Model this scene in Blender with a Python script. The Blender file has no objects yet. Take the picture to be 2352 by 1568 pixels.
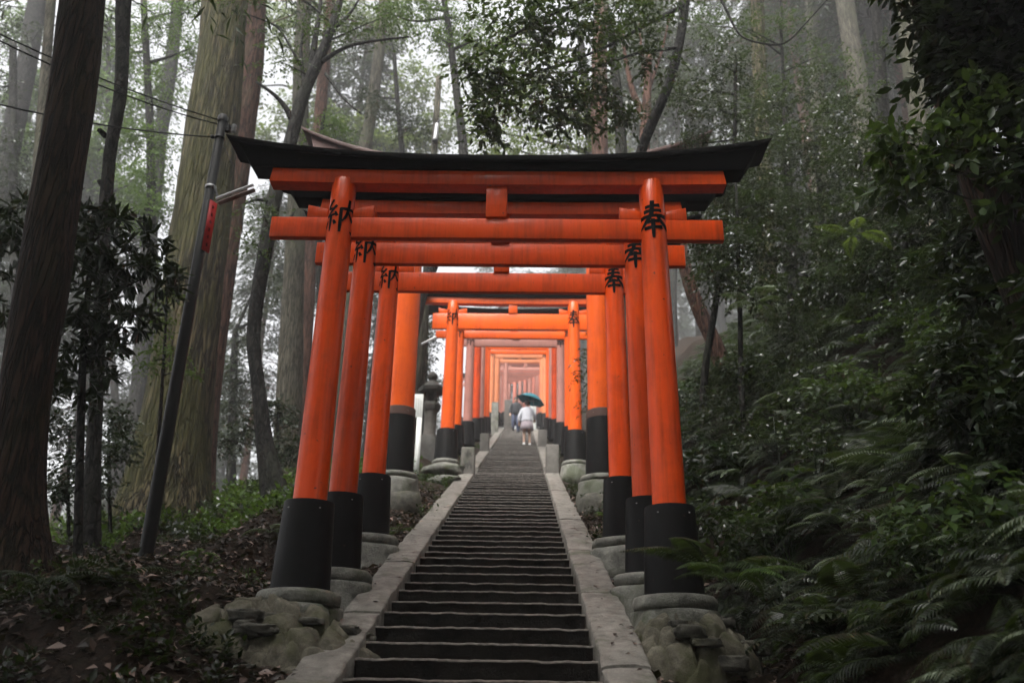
import bpy, math, random
import numpy as np
from mathutils import Vector, Matrix, noise as mnoise
rad = math.radians
SC = bpy.context.scene
COL = SC.collection

# ------------------------------------------------------------------ camera
FPX = 1950.0                      # focal length in units where the frame is 2352 wide
CAM = np.array([0.265, 0.0, 1.626])
def basis(p=23.2, yw=0.9, r=0.95):
    p, yw, r = rad(p), rad(yw), rad(r)
    f = np.array([-math.sin(yw)*math.cos(p), math.cos(yw)*math.cos(p), math.sin(p)])
    r0 = np.array([math.cos(yw), math.sin(yw), 0.0]); u0 = np.cross(r0, f)
    return f, math.cos(r)*r0+math.sin(r)*u0, math.cos(r)*u0-math.sin(r)*r0
FW, RT, UP = basis()
def pix(x, y, Y):                 # a point of the place: sight line through (x, y), at distance Y up the path
    d = FW+(x-1176)/FPX*RT+(784-y)/FPX*UP
    return CAM+d*(Y/d[1])
def hit(x, y, lift=0.0):          # where the sight line through (x, y) meets the soil
    for Y in np.arange(2.2, 30, .04):
        P = pix(x, y, Y)
        if P[2] <= float(ground(P[0], P[1]))+lift: return P
    return pix(x, y, 8.0)
def mpp(P):                       # metres per photo unit at point P
    return float(np.dot(np.asarray(P)-CAM, FW))/FPX
cd = bpy.data.cameras.new('camera'); cam = bpy.data.objects.new('camera', cd); COL.objects.link(cam)
cd.lens = 36*FPX/2352; cd.sensor_width = 36; cd.clip_end = 600; cd.clip_start = 0.05
M = Matrix(((RT[0], UP[0], -FW[0], CAM[0]), (RT[1], UP[1], -FW[1], CAM[1]), (RT[2], UP[2], -FW[2], CAM[2]), (0, 0, 0, 1)))
cam.matrix_world = M
cd.dof.use_dof = True; cd.dof.focus_distance = 6.6; cd.dof.aperture_fstop = 1.8
SC.camera = cam

# ------------------------------------------------------------------ object helpers
def tag(o, label=None, cat=None, group=None, kind=None):
    if label: o['label'] = label
    if cat: o['category'] = cat
    if group: o['group'] = group
    if kind: o['kind'] = kind
    return o
def empty(name, loc=(0, 0, 0), label=None, cat=None, group=None):
    o = bpy.data.objects.new(name, None); COL.objects.link(o)
    o.location = loc; o.empty_display_size = 0.1
    return tag(o, label, cat, group)
def to_mesh(name, V, F, mats, smooth=True, fmat=None):
    """V (n,3); F list of int arrays (m,3|4)"""
    me = bpy.data.meshes.new(name)
    V = np.asarray(V, dtype=np.float32)
    F = [np.asarray(f, dtype=np.int32) for f in F if len(f)]
    nl = sum(f.size for f in F); npoly = sum(len(f) for f in F)
    me.vertices.add(len(V)); me.vertices.foreach_set('co', V.ravel())
    me.loops.add(nl); me.polygons.add(npoly)
    me.loops.foreach_set('vertex_index', np.concatenate([f.ravel() for f in F]))
    tot = np.concatenate([np.full(len(f), f.shape[1], dtype=np.int32) for f in F])
    st = np.concatenate([[0], np.cumsum(tot)[:-1]]).astype(np.int32)
    me.polygons.foreach_set('loop_start', st); me.polygons.foreach_set('loop_total', tot)
    if smooth: me.polygons.foreach_set('use_smooth', np.ones(npoly, dtype=bool))
    if fmat is not None: me.polygons.foreach_set('material_index', np.asarray(fmat, dtype=np.int32))
    for m in (mats if isinstance(mats, (list, tuple)) else [mats]): me.materials.append(m)
    me.update(calc_edges=True); me.validate()
    return me
class MB:
    def __init__(s): s.V = []; s.Q = []; s.T = []; s.n = 0
    def add(s, V, Q=None, T=None):
        V = np.asarray(V, dtype=float).reshape(-1, 3)
        if Q is not None and len(Q): s.Q.append(np.asarray(Q).reshape(-1, 4)+s.n)
        if T is not None and len(T): s.T.append(np.asarray(T).reshape(-1, 3)+s.n)
        s.V.append(V); s.n += len(V); return s
    def box(s, c, size, R=None, taper=(1, 1)):
        x, y, z = [q/2 for q in size]
        V = np.array([[sx*x*(taper[0] if sz > 0 else 1), sy*y*(taper[1] if sz > 0 else 1), sz*z] for sz in (-1, 1) for sy in (-1, 1) for sx in (-1, 1)])
        if R is not None: V = V@np.array(R).T
        return s.add(V+np.asarray(c), [[0, 2, 3, 1], [4, 5, 7, 6], [0, 1, 5, 4], [2, 6, 7, 3], [0, 4, 6, 2], [1, 3, 7, 5]])
    def hexa(s, V8): return s.add(V8, [[0, 2, 3, 1], [4, 5, 7, 6], [0, 1, 5, 4], [2, 6, 7, 3], [0, 4, 6, 2], [1, 3, 7, 5]])
    def tube(s, P, r, n=8, cap=True, wob=None):
        P = np.asarray(P, dtype=float); k = len(P); r = np.broadcast_to(np.asarray(r, dtype=float), (k,))
        T = np.gradient(P, axis=0); T /= np.linalg.norm(T, axis=1)[:, None]+1e-9
        u = np.cross(T[0], [0.3, 1, 0.1]); u /= np.linalg.norm(u)
        a = np.arange(n)*2*math.pi/n; rows = []
        for i in range(k):
            u = u-T[i]*np.dot(u, T[i]); u /= np.linalg.norm(u); v = np.cross(T[i], u)
            rr = r[i]*(np.ones(n) if wob is None else wob[i])
            rows.append(P[i]+np.outer(np.cos(a)*rr, u)+np.outer(np.sin(a)*rr, v))
        V = np.vstack(rows); Q = []
        i, j = np.meshgrid(np.arange(k-1), np.arange(n), indexing='ij'); j2 = (j+1) % n
        Q = np.stack([i*n+j, i*n+j2, (i+1)*n+j2, (i+1)*n+j], -1).reshape(-1, 4)
        T3 = []
        if cap:
            V = np.vstack([V, P[0], P[-1]])
            for q in range(n):
                T3 += [[k*n, (q+1) % n, q], [k*n+1, (k-1)*n+q, (k-1)*n+(q+1) % n]]
        return s.add(V, Q, T3)
    def lathe(s, prof, n=24, c=(0, 0, 0), lean=(0, 0), wob=None):
        prof = np.asarray(prof, dtype=float); k = len(prof); a = np.arange(n)*2*math.pi/n
        V = np.zeros((k, n, 3))
        w = np.ones((k, n)) if wob is None else wob
        V[:, :, 0] = c[0]+prof[:, :1]*np.cos(a)*w+(prof[:, 1:2])*lean[0]
        V[:, :, 1] = c[1]+prof[:, :1]*np.sin(a)*w+(prof[:, 1:2])*lean[1]
        V[:, :, 2] = c[2]+prof[:, 1:2]
        i, j = np.meshgrid(np.arange(k-1), np.arange(n), indexing='ij'); j2 = (j+1) % n
        Q = np.stack([i*n+j, i*n+j2, (i+1)*n+j2, (i+1)*n+j], -1).reshape(-1, 4)
        V = V.reshape(-1, 3); T3 = []
        V = np.vstack([V, V[:n].mean(0), V[-n:].mean(0)])
        for q in range(n): T3 += [[k*n, (q+1) % n, q], [k*n+1, (k-1)*n+q, (k-1)*n+(q+1) % n]]
        return s.add(V, Q, T3)
    def grid(s, G):
        G = np.asarray(G); a, b = G.shape[:2]
        i, j = np.meshgrid(np.arange(a-1), np.arange(b-1), indexing='ij')
        Q = np.stack([i*b+j, (i+1)*b+j, (i+1)*b+j+1, i*b+j+1], -1).reshape(-1, 4)
        return s.add(G.reshape(-1, 3), Q)
    def build(s, name, mat, parent=None, smooth=True, bevel=0, seg=2, label=None, origin=None, sharp=None):
        V = np.vstack(s.V)
        if origin is not None: V = V-np.asarray(origin)
        me = to_mesh(name, V, [np.vstack(s.Q) if s.Q else [], np.vstack(s.T) if s.T else []], mat, smooth)
        o = bpy.data.objects.new(name, me); COL.objects.link(o)
        if origin is not None: o.location = origin
        if parent is not None: o.parent = parent
        if sharp: me.set_sharp_from_angle(angle=rad(sharp))
        if bevel:
            b = o.modifiers.new('Bevel', 'BEVEL'); b.width = bevel; b.segments = seg; b.limit_method = 'ANGLE'; b.angle_limit = rad(40)
            b.harden_normals = False
        if label: o['label'] = label
        return o
def fbm(x, y, z=0.0, o=3): return mnoise.fractal(Vector((x, y, z)), 1.0, 2.0, o)

# ------------------------------------------------------------------ materials
def new_mat(name):
    m = bpy.data.materials.new(name); m.use_nodes = True
    nt = m.node_tree; nt.nodes.clear()
    out = nt.nodes.new('ShaderNodeOutputMaterial')
    return m, nt, out
def N(nt, t, **kw):
    n = nt.nodes.new(t)
    for k, v in kw.items():
        if k.startswith('i_'): n.inputs[k[2:].replace('_', ' ')].default_value = v
        elif k.isdigit() is False and hasattr(n, k): setattr(n, k, v)
    return n
def ramp(nt, fac, stops):
    r = nt.nodes.new('ShaderNodeValToRGB')
    while len(r.color_ramp.elements) < len(stops): r.color_ramp.elements.new(0.5)
    for e, (p, c) in zip(r.color_ramp.elements, stops): e.position = p; e.color = (*c, 1)
    nt.links.new(fac, r.inputs[0]); return r.outputs[0]
def coords(nt, scale, kind='Object'):
    tc = nt.nodes.new('ShaderNodeTexCoord'); mp = nt.nodes.new('ShaderNodeMapping')
    mp.inputs['Scale'].default_value = scale if hasattr(scale, '__len__') else (scale,)*3
    nt.links.new(tc.outputs[kind], mp.inputs[0]); return mp.outputs[0]
def noise(nt, vec, scale, detail=6, rough=0.6, dist=0):
    n = nt.nodes.new('ShaderNodeTexNoise'); n.inputs['Scale'].default_value = scale; n.inputs['Detail'].default_value = detail
    n.inputs['Roughness'].default_value = rough; n.inputs['Distortion'].default_value = dist
    nt.links.new(vec, n.inputs['Vector']); return n.outputs[0]
def mixc(nt, fac, a, b, mode='MIX'):
    m = nt.nodes.new('ShaderNodeMix'); m.data_type = 'RGBA'; m.blend_type = mode
    for s, v in ((m.inputs[0], fac), (m.inputs[6], a), (m.inputs[7], b)):
        if hasattr(v, 'links'): nt.links.new(v, s)
        else: s.default_value = v if not hasattr(v, '__len__') else (*v, 1) if len(v) == 3 else v
    return m.outputs[2]
def bump(nt, h, strength, dist):
    b = nt.nodes.new('ShaderNodeBump'); b.inputs['Strength'].default_value = strength; b.inputs['Distance'].default_value = dist
    nt.links.new(h, b.inputs['Height']); return b.outputs[0]
def principled(nt, out, color, rough=0.6, nrm=None, spec=0.5, coat=0, coat_rough=0.1):
    p = nt.nodes.new('ShaderNodeBsdfPrincipled')
    for s, v in (('Base Color', color), ('Roughness', rough), ('Specular IOR Level', spec), ('Coat Weight', coat), ('Coat Roughness', coat_rough)):
        if hasattr(v, 'links'): nt.links.new(v, p.inputs[s])
        else: p.inputs[s].default_value = (*v, 1) if hasattr(v, '__len__') else v
    if nrm is not None: nt.links.new(nrm, p.inputs['Normal'])
    nt.links.new(p.outputs[0], out.inputs[0]); return p

def paint_mat(name, c1, c2, dirt, rough=0.33, coat=0.16, seed=0, spec=0.16):
    m, nt, out = new_mat(name)
    tc = coords(nt, (1, 1, 1)); oi = nt.nodes.new('ShaderNodeObjectInfo')
    streak = noise(nt, coords(nt, (14, 14, 0.9)), 1.6, 5, 0.6)
    blot = noise(nt, tc, 2.2, 6, 0.62, 0.4)
    c = mixc(nt, ramp(nt, streak, [(0.3, (0, 0, 0)), (0.7, (1, 1, 1))]), c1, c2)
    chips = ramp(nt, noise(nt, tc, 23, 3, 0.55), [(0.715, (0, 0, 0)), (0.75, (1, 1, 1))])
    grime = ramp(nt, mixc(nt, 0.5, blot, streak), [(0.46, (0, 0, 0)), (0.68, (0.85, 0.85, 0.85))])
    c = mixc(nt, grime, c, dirt)
    c = mixc(nt, chips, c, (0.035, 0.02, 0.015))
    hv = nt.nodes.new('ShaderNodeHueSaturation'); nt.links.new(c, hv.inputs['Color'])
    mr = N(nt, 'ShaderNodeMapRange'); mr.inputs['To Min'].default_value = 0.9; mr.inputs['To Max'].default_value = 1.1
    nt.links.new(oi.outputs['Random'], mr.inputs[0]); nt.links.new(mr.outputs[0], hv.inputs['Value'])
    rr = N(nt, 'ShaderNodeMapRange'); rr.inputs['To Min'].default_value = rough-0.1; rr.inputs['To Max'].default_value = rough+0.22
    nt.links.new(blot, rr.inputs[0])
    b = bump(nt, noise(nt, coords(nt, (30, 30, 3)), 2, 4, 0.6), 0.16, 0.01)
    principled(nt, out, hv.outputs[0], rr.outputs[0], b, spec, coat, 0.07)
    return m
VERM = paint_mat('vermilion_paint', (0.60, 0.052, 0.0025), (0.68, 0.072, 0.003), (0.22, 0.020, 0.0025))
VERM_B = paint_mat('bright_vermilion_paint', (0.68, 0.084, 0.005), (0.74, 0.105, 0.006), (0.46, 0.048, 0.005))
VERM_F = paint_mat('faded_hazed_vermilion_paint', (0.34, 0.15, 0.12), (0.42, 0.19, 0.15), (0.22, 0.10, 0.085), 0.6, 0.05)  # faded paint with haze and wet sheen mixed into the colour
VERM_P = paint_mat('haze_tinted_pink_paint', (0.46, 0.15, 0.11), (0.52, 0.18, 0.13), (0.30, 0.10, 0.08), 0.55, 0.05)  # mist over the far tunnel gates put into their paint colour
VERM_O = paint_mat('weathered_orange_paint', (0.50, 0.16, 0.07), (0.58, 0.20, 0.08), (0.30, 0.10, 0.05), 0.55, 0.1)
ROOF_P = paint_mat('weathered_roof_paint', (0.065, 0.038, 0.034), (0.10, 0.058, 0.052), (0.03, 0.02, 0.018), 0.55, 0.0)
BLACK = paint_mat('black_paint', (0.003, 0.003, 0.003), (0.0042, 0.0042, 0.0042), (0.0025, 0.0025, 0.0025), 0.42, 0.0, spec=0.12)
ROOF = paint_mat('black_roof_paint', (0.0016, 0.0016, 0.0016), (0.0026, 0.0026, 0.0026), (0.0014, 0.0014, 0.0014), 0.7, 0.0, spec=0.04)
def flat_mat(name, c, rough=0.7, spec=0.3, metal=0):
    m, nt, out = new_mat(name)
    n = noise(nt, coords(nt, 1), 18, 5)
    col = mixc(nt, n, tuple(q*0.8 for q in c), tuple(min(1, q*1.15) for q in c))
    p = principled(nt, out, col, rough, bump(nt, n, 0.1, 0.005), spec); p.inputs['Metallic'].default_value = metal
    return m
INK = flat_mat('black_ink', (0.002, 0.002, 0.002), 0.7, 0.05)
BAND = flat_mat('brown_band', (0.085, 0.045, 0.035), 0.5)
def bark_mat(name, c1, c2, moss=None, moss_amt=0.5, relief=0.8, fine=(16, 16, 1.3)):
    m, nt, out = new_mat(name)
    v = coords(nt, fine)
    n1 = noise(nt, v, 1.6, 8, 0.68, 0.6); n2 = noise(nt, coords(nt, (1, 1, 0.5)), 1.5, 5, 0.6)
    wv = N(nt, 'ShaderNodeTexVoronoi'); wv.feature = 'DISTANCE_TO_EDGE'; wv.inputs['Scale'].default_value = 1.3
    mv = nt.nodes.new('ShaderNodeVectorMath'); mv.operation = 'ADD'; nt.links.new(v, mv.inputs[0])
    nn = nt.nodes.new('ShaderNodeTexNoise'); nn.inputs['Scale'].default_value = 2.0; nt.links.new(v, nn.inputs['Vector']); nt.links.new(nn.outputs[1], mv.inputs[1])
    nt.links.new(mv.outputs[0], wv.inputs['Vector'])
    crack = ramp(nt, wv.outputs['Distance'], [(0.0, (0, 0, 0)), (0.16, (1, 1, 1))])
    c = mixc(nt, ramp(nt, n1, [(0.40, (0, 0, 0)), (0.62, (1, 1, 1))]), c1, c2)
    c = mixc(nt, crack, tuple(q*0.35 for q in c1), c)
    if moss:
        mm = ramp(nt, n2, [(0.62-0.4*moss_amt, (0, 0, 0)), (0.78-0.3*moss_amt, (1, 1, 1))])
        mk = mixc(nt, 0.65, mm, n1, 'MULTIPLY')
        c = mixc(nt, mk, c, moss)
    h = mixc(nt, 0.5, n1, crack)
    principled(nt, out, c, 0.82, bump(nt, h, relief, 0.05), 0.12)
    return m
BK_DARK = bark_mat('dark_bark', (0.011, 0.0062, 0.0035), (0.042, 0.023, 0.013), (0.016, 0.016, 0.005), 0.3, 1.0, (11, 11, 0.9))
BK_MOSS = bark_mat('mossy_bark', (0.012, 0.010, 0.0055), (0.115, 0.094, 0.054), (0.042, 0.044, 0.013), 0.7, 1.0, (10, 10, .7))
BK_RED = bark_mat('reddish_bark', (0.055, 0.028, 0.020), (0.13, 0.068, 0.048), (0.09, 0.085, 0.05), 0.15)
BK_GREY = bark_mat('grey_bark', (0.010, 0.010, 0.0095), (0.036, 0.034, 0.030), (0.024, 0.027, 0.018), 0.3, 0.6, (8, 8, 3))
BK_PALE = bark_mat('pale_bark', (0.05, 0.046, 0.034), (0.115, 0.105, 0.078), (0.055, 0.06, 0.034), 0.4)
def stone_mat(name, c1, c2, moss=None, wet=0.55, bs=0.6, scale=1.0, mossk=0.58):
    m, nt, out = new_mat(name)
    v = coords(nt, scale)
    n1 = noise(nt, v, 5, 8, 0.65); n2 = noise(nt, v, 60, 4, 0.7); n3 = noise(nt, v, 1.7, 5, 0.6, 0.5)
    c = mixc(nt, ramp(nt, n1, [(0.3, (0, 0, 0)), (0.7, (1, 1, 1))]), c1, c2)
    c = mixc(nt, ramp(nt, n2, [(0.3, (0.55, 0.55, 0.55)), (0.7, (1.0, 1.0, 1.0))]), (0, 0, 0), c)
    if moss: c = mixc(nt, ramp(nt, n3, [(mossk, (0, 0, 0)), (mossk+0.14, (0.85, 0.85, 0.85))]), c, moss)
    h = mixc(nt, 0.35, n1, n2)
    rr = N(nt, 'ShaderNodeMapRange'); rr.inputs['To Min'].default_value = wet-0.2; rr.inputs['To Max'].default_value = wet+0.2
    nt.links.new(n3, rr.inputs[0])
    principled(nt, out, c, rr.outputs[0], bump(nt, h, bs, 0.03), 0.25)
    return m
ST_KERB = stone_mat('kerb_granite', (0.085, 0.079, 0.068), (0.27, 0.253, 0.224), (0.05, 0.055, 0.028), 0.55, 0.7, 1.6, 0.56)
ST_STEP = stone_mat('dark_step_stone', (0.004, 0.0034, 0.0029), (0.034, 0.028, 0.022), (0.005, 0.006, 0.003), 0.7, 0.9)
ST_EDGE = stone_mat('worn_edge_sky_glint', (0.05, 0.044, 0.038), (0.27, 0.24, 0.21), None, 0.4, 0.9, 4.0)  # worn rounded nosing; its pale colour stands in for reflected sky
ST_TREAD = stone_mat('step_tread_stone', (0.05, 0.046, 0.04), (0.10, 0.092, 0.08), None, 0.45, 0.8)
ST_PAD = stone_mat('pad_stone', (0.06, 0.06, 0.05), (0.26, 0.256, 0.222), (0.04, 0.048, 0.02), 0.42, 0.9, 1.3, 0.50)
ST_ROCK = stone_mat('rubble_rock', (0.03, 0.029, 0.025), (0.16, 0.15, 0.12), (0.06, 0.062, 0.03), 0.6, 1.0, 2.4, .55)
ST_MORT = stone_mat('mortar', (0.055, 0.05, 0.036), (0.22, 0.20, 0.15), (0.05, 0.052, 0.022), 0.75, 1.0, 2.2, 0.50)
ST_POST = stone_mat('post_stone', (0.085, 0.077, 0.068), (0.16, 0.148, 0.13), (0.05, 0.06, 0.035), 0.65, 0.7)
ST_DARK = stone_mat('lantern_stone', (0.035, 0.034, 0.031), (0.09, 0.085, 0.075), (0.04, 0.05, 0.025), 0.65, 0.8)
def ground_mat():
    m, nt, out = new_mat('forest_soil')
    v = coords(nt, 1)
    n1 = noise(nt, v, 3, 8, 0.7); n2 = noise(nt, v, 26, 6, 0.7); n3 = noise(nt, v, 0.55, 4, 0.6)
    c = mixc(nt, ramp(nt, n2, [(0.35, (0, 0, 0)), (0.65, (1, 1, 1))]), (0.007, 0.005, 0.0036), (0.036, 0.023, 0.016))
    c = mixc(nt, ramp(nt, n1, [(0.52, (0, 0, 0)), (0.72, (0.8, 0.8, 0.8))]), c, (0.008, 0.013, 0.004))
    principled(nt, out, c, 0.85, bump(nt, n2, 1.0, 0.05), 0.1)
    return m
SOIL = ground_mat()
def leaf_mat(name, stops, trans=0.3, rough=0.42, spec=0.22):
    m, nt, out = new_mat(name)
    g = nt.nodes.new('ShaderNodeNewGeometry')
    c = ramp(nt, g.outputs['Random Per Island'], stops)
    big = noise(nt, coords(nt, 1), 0.9, 3, 0.6)
    c = mixc(nt, ramp(nt, big, [(0.35, (0.45, 0.45, 0.45)), (0.65, (1, 1, 1))]), (0, 0, 0), c)
    p = principled(nt, out, c, rough, None, spec)
    t = nt.nodes.new('ShaderNodeBsdfTranslucent'); 
    tcx = mixc(nt, 0.5, c, (0.09, 0.14, 0.02)); nt.links.new(tcx, t.inputs[0])
    mx = nt.nodes.new('ShaderNodeMixShader'); mx.inputs[0].default_value = trans
    nt.links.new(p.outputs[0], mx.inputs[1]); nt.links.new(t.outputs[0], mx.inputs[2]); nt.links.new(mx.outputs[0], out.inputs[0])
    return m
LF_DARK = leaf_mat('dark_leaf', [(0, (0.004, 0.009, 0.003)), (0.6, (0.009, 0.020, 0.006)), (1, (0.016, 0.034, 0.009))], 0.12, 0.36)
LF_MID = leaf_mat('mid_leaf', [(0, (0.015, 0.030, 0.008)), (0.6, (0.030, 0.058, 0.013)), (1, (0.05, 0.085, 0.02))], 0.3, 0.42)
LF_DKG = leaf_mat('deep_green_leaf', [(0, (0.006, 0.015, 0.004)), (0.6, (0.016, 0.035, 0.008)), (1, (0.04, 0.075, 0.018))], 0.3, 0.36)
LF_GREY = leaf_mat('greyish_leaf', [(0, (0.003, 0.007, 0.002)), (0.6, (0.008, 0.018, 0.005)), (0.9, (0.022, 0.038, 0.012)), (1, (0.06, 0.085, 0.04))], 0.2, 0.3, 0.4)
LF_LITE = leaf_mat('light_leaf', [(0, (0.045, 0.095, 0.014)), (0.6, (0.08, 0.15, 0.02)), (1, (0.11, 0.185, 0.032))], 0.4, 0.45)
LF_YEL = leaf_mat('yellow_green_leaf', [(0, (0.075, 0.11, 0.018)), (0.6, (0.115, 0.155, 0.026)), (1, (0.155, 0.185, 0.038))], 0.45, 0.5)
LF_FERN = leaf_mat('fern_leaf', [(0, (0.003, 0.006, 0.002)), (0.5, (0.009, 0.017, 0.005)), (0.88, (0.018, 0.030, 0.010)), (1, (0.05, 0.065, 0.035))], 0.22, 0.36)
LF_PALE = leaf_mat('pale_fern_leaf', [(0, (0.05, 0.068, 0.038)), (1, (0.15, 0.18, 0.12))], 0.25, 0.36)
LF_DEAD = leaf_mat('dead_leaf', [(0, (0.010, 0.006, 0.005)), (0.5, (0.034, 0.020, 0.014)), (0.8, (0.11, 0.066, 0.050)), (1, (0.34, 0.24, 0.20))], 0.05, 0.42)
LF_CON = leaf_mat('conifer_needles', [(0, (0.010, 0.020, 0.008)), (1, (0.028, 0.046, 0.018))], 0.15, 0.6)

# ------------------------------------------------------------------ terrain
def zs(y):
    y = np.asarray(y, dtype=float)
    a = np.where(y < 43, 0.35*y, 0.35*43+0.16*(y-43)); return np.where(y < -5, -1.75+0.12*(y+5), a)
def smooth(a, b, x): t = np.clip((x-a)/(b-a), 0, 1); return t*t*(3-2*t)
_rs = np.random.RandomState(5)
_K = [(_rs.uniform(-1, 1, 2)*f, _rs.uniform(0, 6.28), f) for f in (0.5, 0.8, 1.3, 2.1, 3.4, 5.0) for _ in range(4)]
def wavy(x, y):
    s = 0
    for k, ph, f in _K: s = s+np.sin(k[0]*x*1.6+k[1]*y*1.6+ph)*0.11/f**0.8
    return s
def ground(x, y):
    x = np.asarray(x, dtype=float); y = np.asarray(y, dtype=float)
    z = zs(y)-0.08+0*x
    z = z-0.22*smooth(0.95, 0.7, np.abs(x))
    L = np.clip(-x-1.1, 0, None)
    z = z-0.09*np.clip(L, 0, 4)-0.02*L
    z = z-np.clip(y-15.0, 0, 75)*0.43*smooth(2.6, 5.2, -x)*np.where(y > 40, 0.9, 1)
    Rr = np.clip(x-1.75, 0, None)
    z = z+np.minimum(Rr, 1.2)*0.92+np.clip(Rr-1.2, 0, 3.0)*0.8+np.clip(Rr-4.2, 0, 20)*0.3
    w = np.clip((np.abs(x)-0.9)/1.0, 0, 1)
    return z+wavy(x, y)*w*0.75
def build_ground():
    xs = np.concatenate([np.linspace(-135, -12, 50), np.linspace(-11.5, 11.5, 190), np.linspace(12, 135, 50)])
    ys = np.concatenate([np.linspace(-30, 0, 30), np.linspace(0.2, 26, 190), np.linspace(26.5, 175, 110)])
    X, Y = np.meshgrid(xs, ys, indexing='ij'); Z = ground(X, Y)
    b = MB(); b.grid(np.stack([X, Y, Z], -1)[:, ::-1]); o = b.build('ground', SOIL); tag(o, kind='structure', label='dark leaf strewn forest slope rising on both sides of the stairs')
build_ground()
RUN, RISE, HW = 0.335, 0.11725, 0.72
def build_stairs():
    rng = np.random.RandomState(2)
    V = []; Q = []; FM = []; n = 0; nx = 64
    xs = np.linspace(-HW, HW, nx)
    for k in range(4, 129):
        y0 = k*RUN; z0 = float(zs(y0)); z_prev = z0-RISE
        # wobble of the nosing
        w = np.array([fbm(x*8+k*7.1, k*3.3, 0, 4) for x in xs])*0.010+np.array([fbm(x*1.6, k*5.1, 3, 2) for x in xs])*0.008+rng.normal(0, .006)
        h = np.array([fbm(x*9-k*3.7, 9.0, k*1.9, 4) for x in xs])*0.006+np.array([fbm(x*2.0, 4.0, k*2.3, 2) for x in xs])*0.003+rng.normal(0, .004)
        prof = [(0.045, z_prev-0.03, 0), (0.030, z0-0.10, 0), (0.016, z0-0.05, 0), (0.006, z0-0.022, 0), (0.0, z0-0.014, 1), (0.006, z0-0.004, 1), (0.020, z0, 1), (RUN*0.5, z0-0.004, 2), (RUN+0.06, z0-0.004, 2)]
        rows = []
        for i, (dy, z, m) in enumerate(prof):
            yy = y0+dy+w*(1 if 1 <= i <= 6 else 0.2)*(1.0 if i > 2 else 0.7); zz = z+h*(1 if i >= 2 and i < 8 else 0)
            if i in (0, 1, 2): yy = yy+np.array([fbm(x*9+k, i*2.2, k*1.1, 3) for x in xs])*0.014
            rows.append(np.stack([xs, yy, zz], -1))
        G = np.array(rows); a, b = G.shape[:2]
        i, j = np.meshgrid(np.arange(a-1), np.arange(b-1), indexing='ij')
        q = np.stack([i*b+j, i*b+j+1, (i+1)*b+j+1, (i+1)*b+j], -1).reshape(-1, 4)+n
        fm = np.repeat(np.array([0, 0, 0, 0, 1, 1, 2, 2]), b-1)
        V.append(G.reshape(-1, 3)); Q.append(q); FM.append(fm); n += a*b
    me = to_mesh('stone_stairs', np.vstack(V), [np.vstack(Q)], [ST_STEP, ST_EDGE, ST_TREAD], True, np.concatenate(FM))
    o = bpy.data.objects.new('stone_stairs', me); COL.objects.link(o)
    tag(o, 'long flight of dark stone steps with worn edges coloured pale as if reflecting sky', kind='structure')
build_stairs()
def build_kerb(side, segs, seed):
    rng = np.random.RandomState(seed); b = MB()
    for (ya, yb) in segs:
        y = ya
        while y < yb-0.2:
            L = min(rng.uniform(1.3, 2.3), yb-y)
            if yb-y-L < 0.5: L = yb-y
            e = 0.009; ny = max(6, int(L*14)); yy = np.linspace(y+e, y+L-e, ny); wi = 0.285+rng.uniform(-.015, .02); dz = rng.uniform(-.012, .012)
            prof = [(0, -0.32), (0, -0.014), (0.008, -0.003), (0.02, 0), (0.10, 0.004), (0.19, 0.003), (wi-0.02, 0), (wi-0.007, -0.004), (wi, -0.016), (wi+0.01, -0.32)]
            G = np.zeros((len(prof), ny, 3))
            for i, (u, v) in enumerate(prof):
                for j, q in enumerate(yy):
                    ch = fbm(q*5, i*0.4+seed, seed, 4)*0.012+fbm(q*17, i*0.9, seed, 3)*0.005
                    end = 0.012*(math.exp(-(q-y)/0.03)+math.exp(-(y+L-q)/0.03))
                    G[i, j] = (side*(HW+0.012+u+ch), q, float(zs(q))+0.035+v+dz+fbm(q*6, u*12, seed, 4)*0.010-end*(v > -0.1))
            if side < 0: G = G[:, ::-1]
            b.grid(G)
            for jj in (0, ny-1):
                E = G[:, jj]; c = E.mean(0); V = np.vstack([E, c]); k = len(E)
                T = [[i, (i+1) % k, k] for i in range(k)]; b.add(V, None, T)
            y += L
    o = b.build('kerb', ST_KERB, sharp=50)
    tag(o, 'pale granite kerb slabs edging the %s of the steps' % ('left' if side < 0 else 'right'), kind='structure')
build_kerb(-1, [(1.2, 16.9), (18.3, 24.2), (25.5, 43)], 3)
build_kerb(1, [(1.2, 17.3), (18.6, 26.5), (27.5, 43)], 8)

# ------------------------------------------------------------------ brush written characters
def stroke2d(pts, w):
    p = np.asarray(pts, dtype=float); # smooth resample
    t = np.linspace(0, len(p)-1, 5*(len(p)-1)+1); i = np.minimum(t.astype(int), len(p)-2); f = t-i
    q = p[i]*(1-f)[:, None]+p[i+1]*f[:, None]
    if len(p) > 2:
        for _ in range(2): q[1:-1] = (q[:-2]+2*q[1:-1]+q[2:])/4
    return q, np.interp(np.linspace(0, 1, len(q)), np.linspace(0, 1, len(w)), w)
HO = [([(-.22, .40), (.22, .45)], [.045, .035, .05]), ([(-.27, .25), (.27, .29)], [.05, .035, .05]), ([(-.44, .08), (.43, .12)], [.055, .04, .06]),
      ([(.0, .60), (-.03, .15), (-.2, -.1), (-.50, -.33)], [.05, .055, .05, .02]), ([(.10, .12), (.26, -.1), (.52, -.27)], [.03, .05, .075]),
      ([(-.17, -.10), (.18, -.07)], [.045, .035, .045]), ([(-.27, -.29), (.28, -.26)], [.05, .04, .05]), ([(.0, .0), (.0, -.62)], [.05, .05, .03])]
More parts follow.
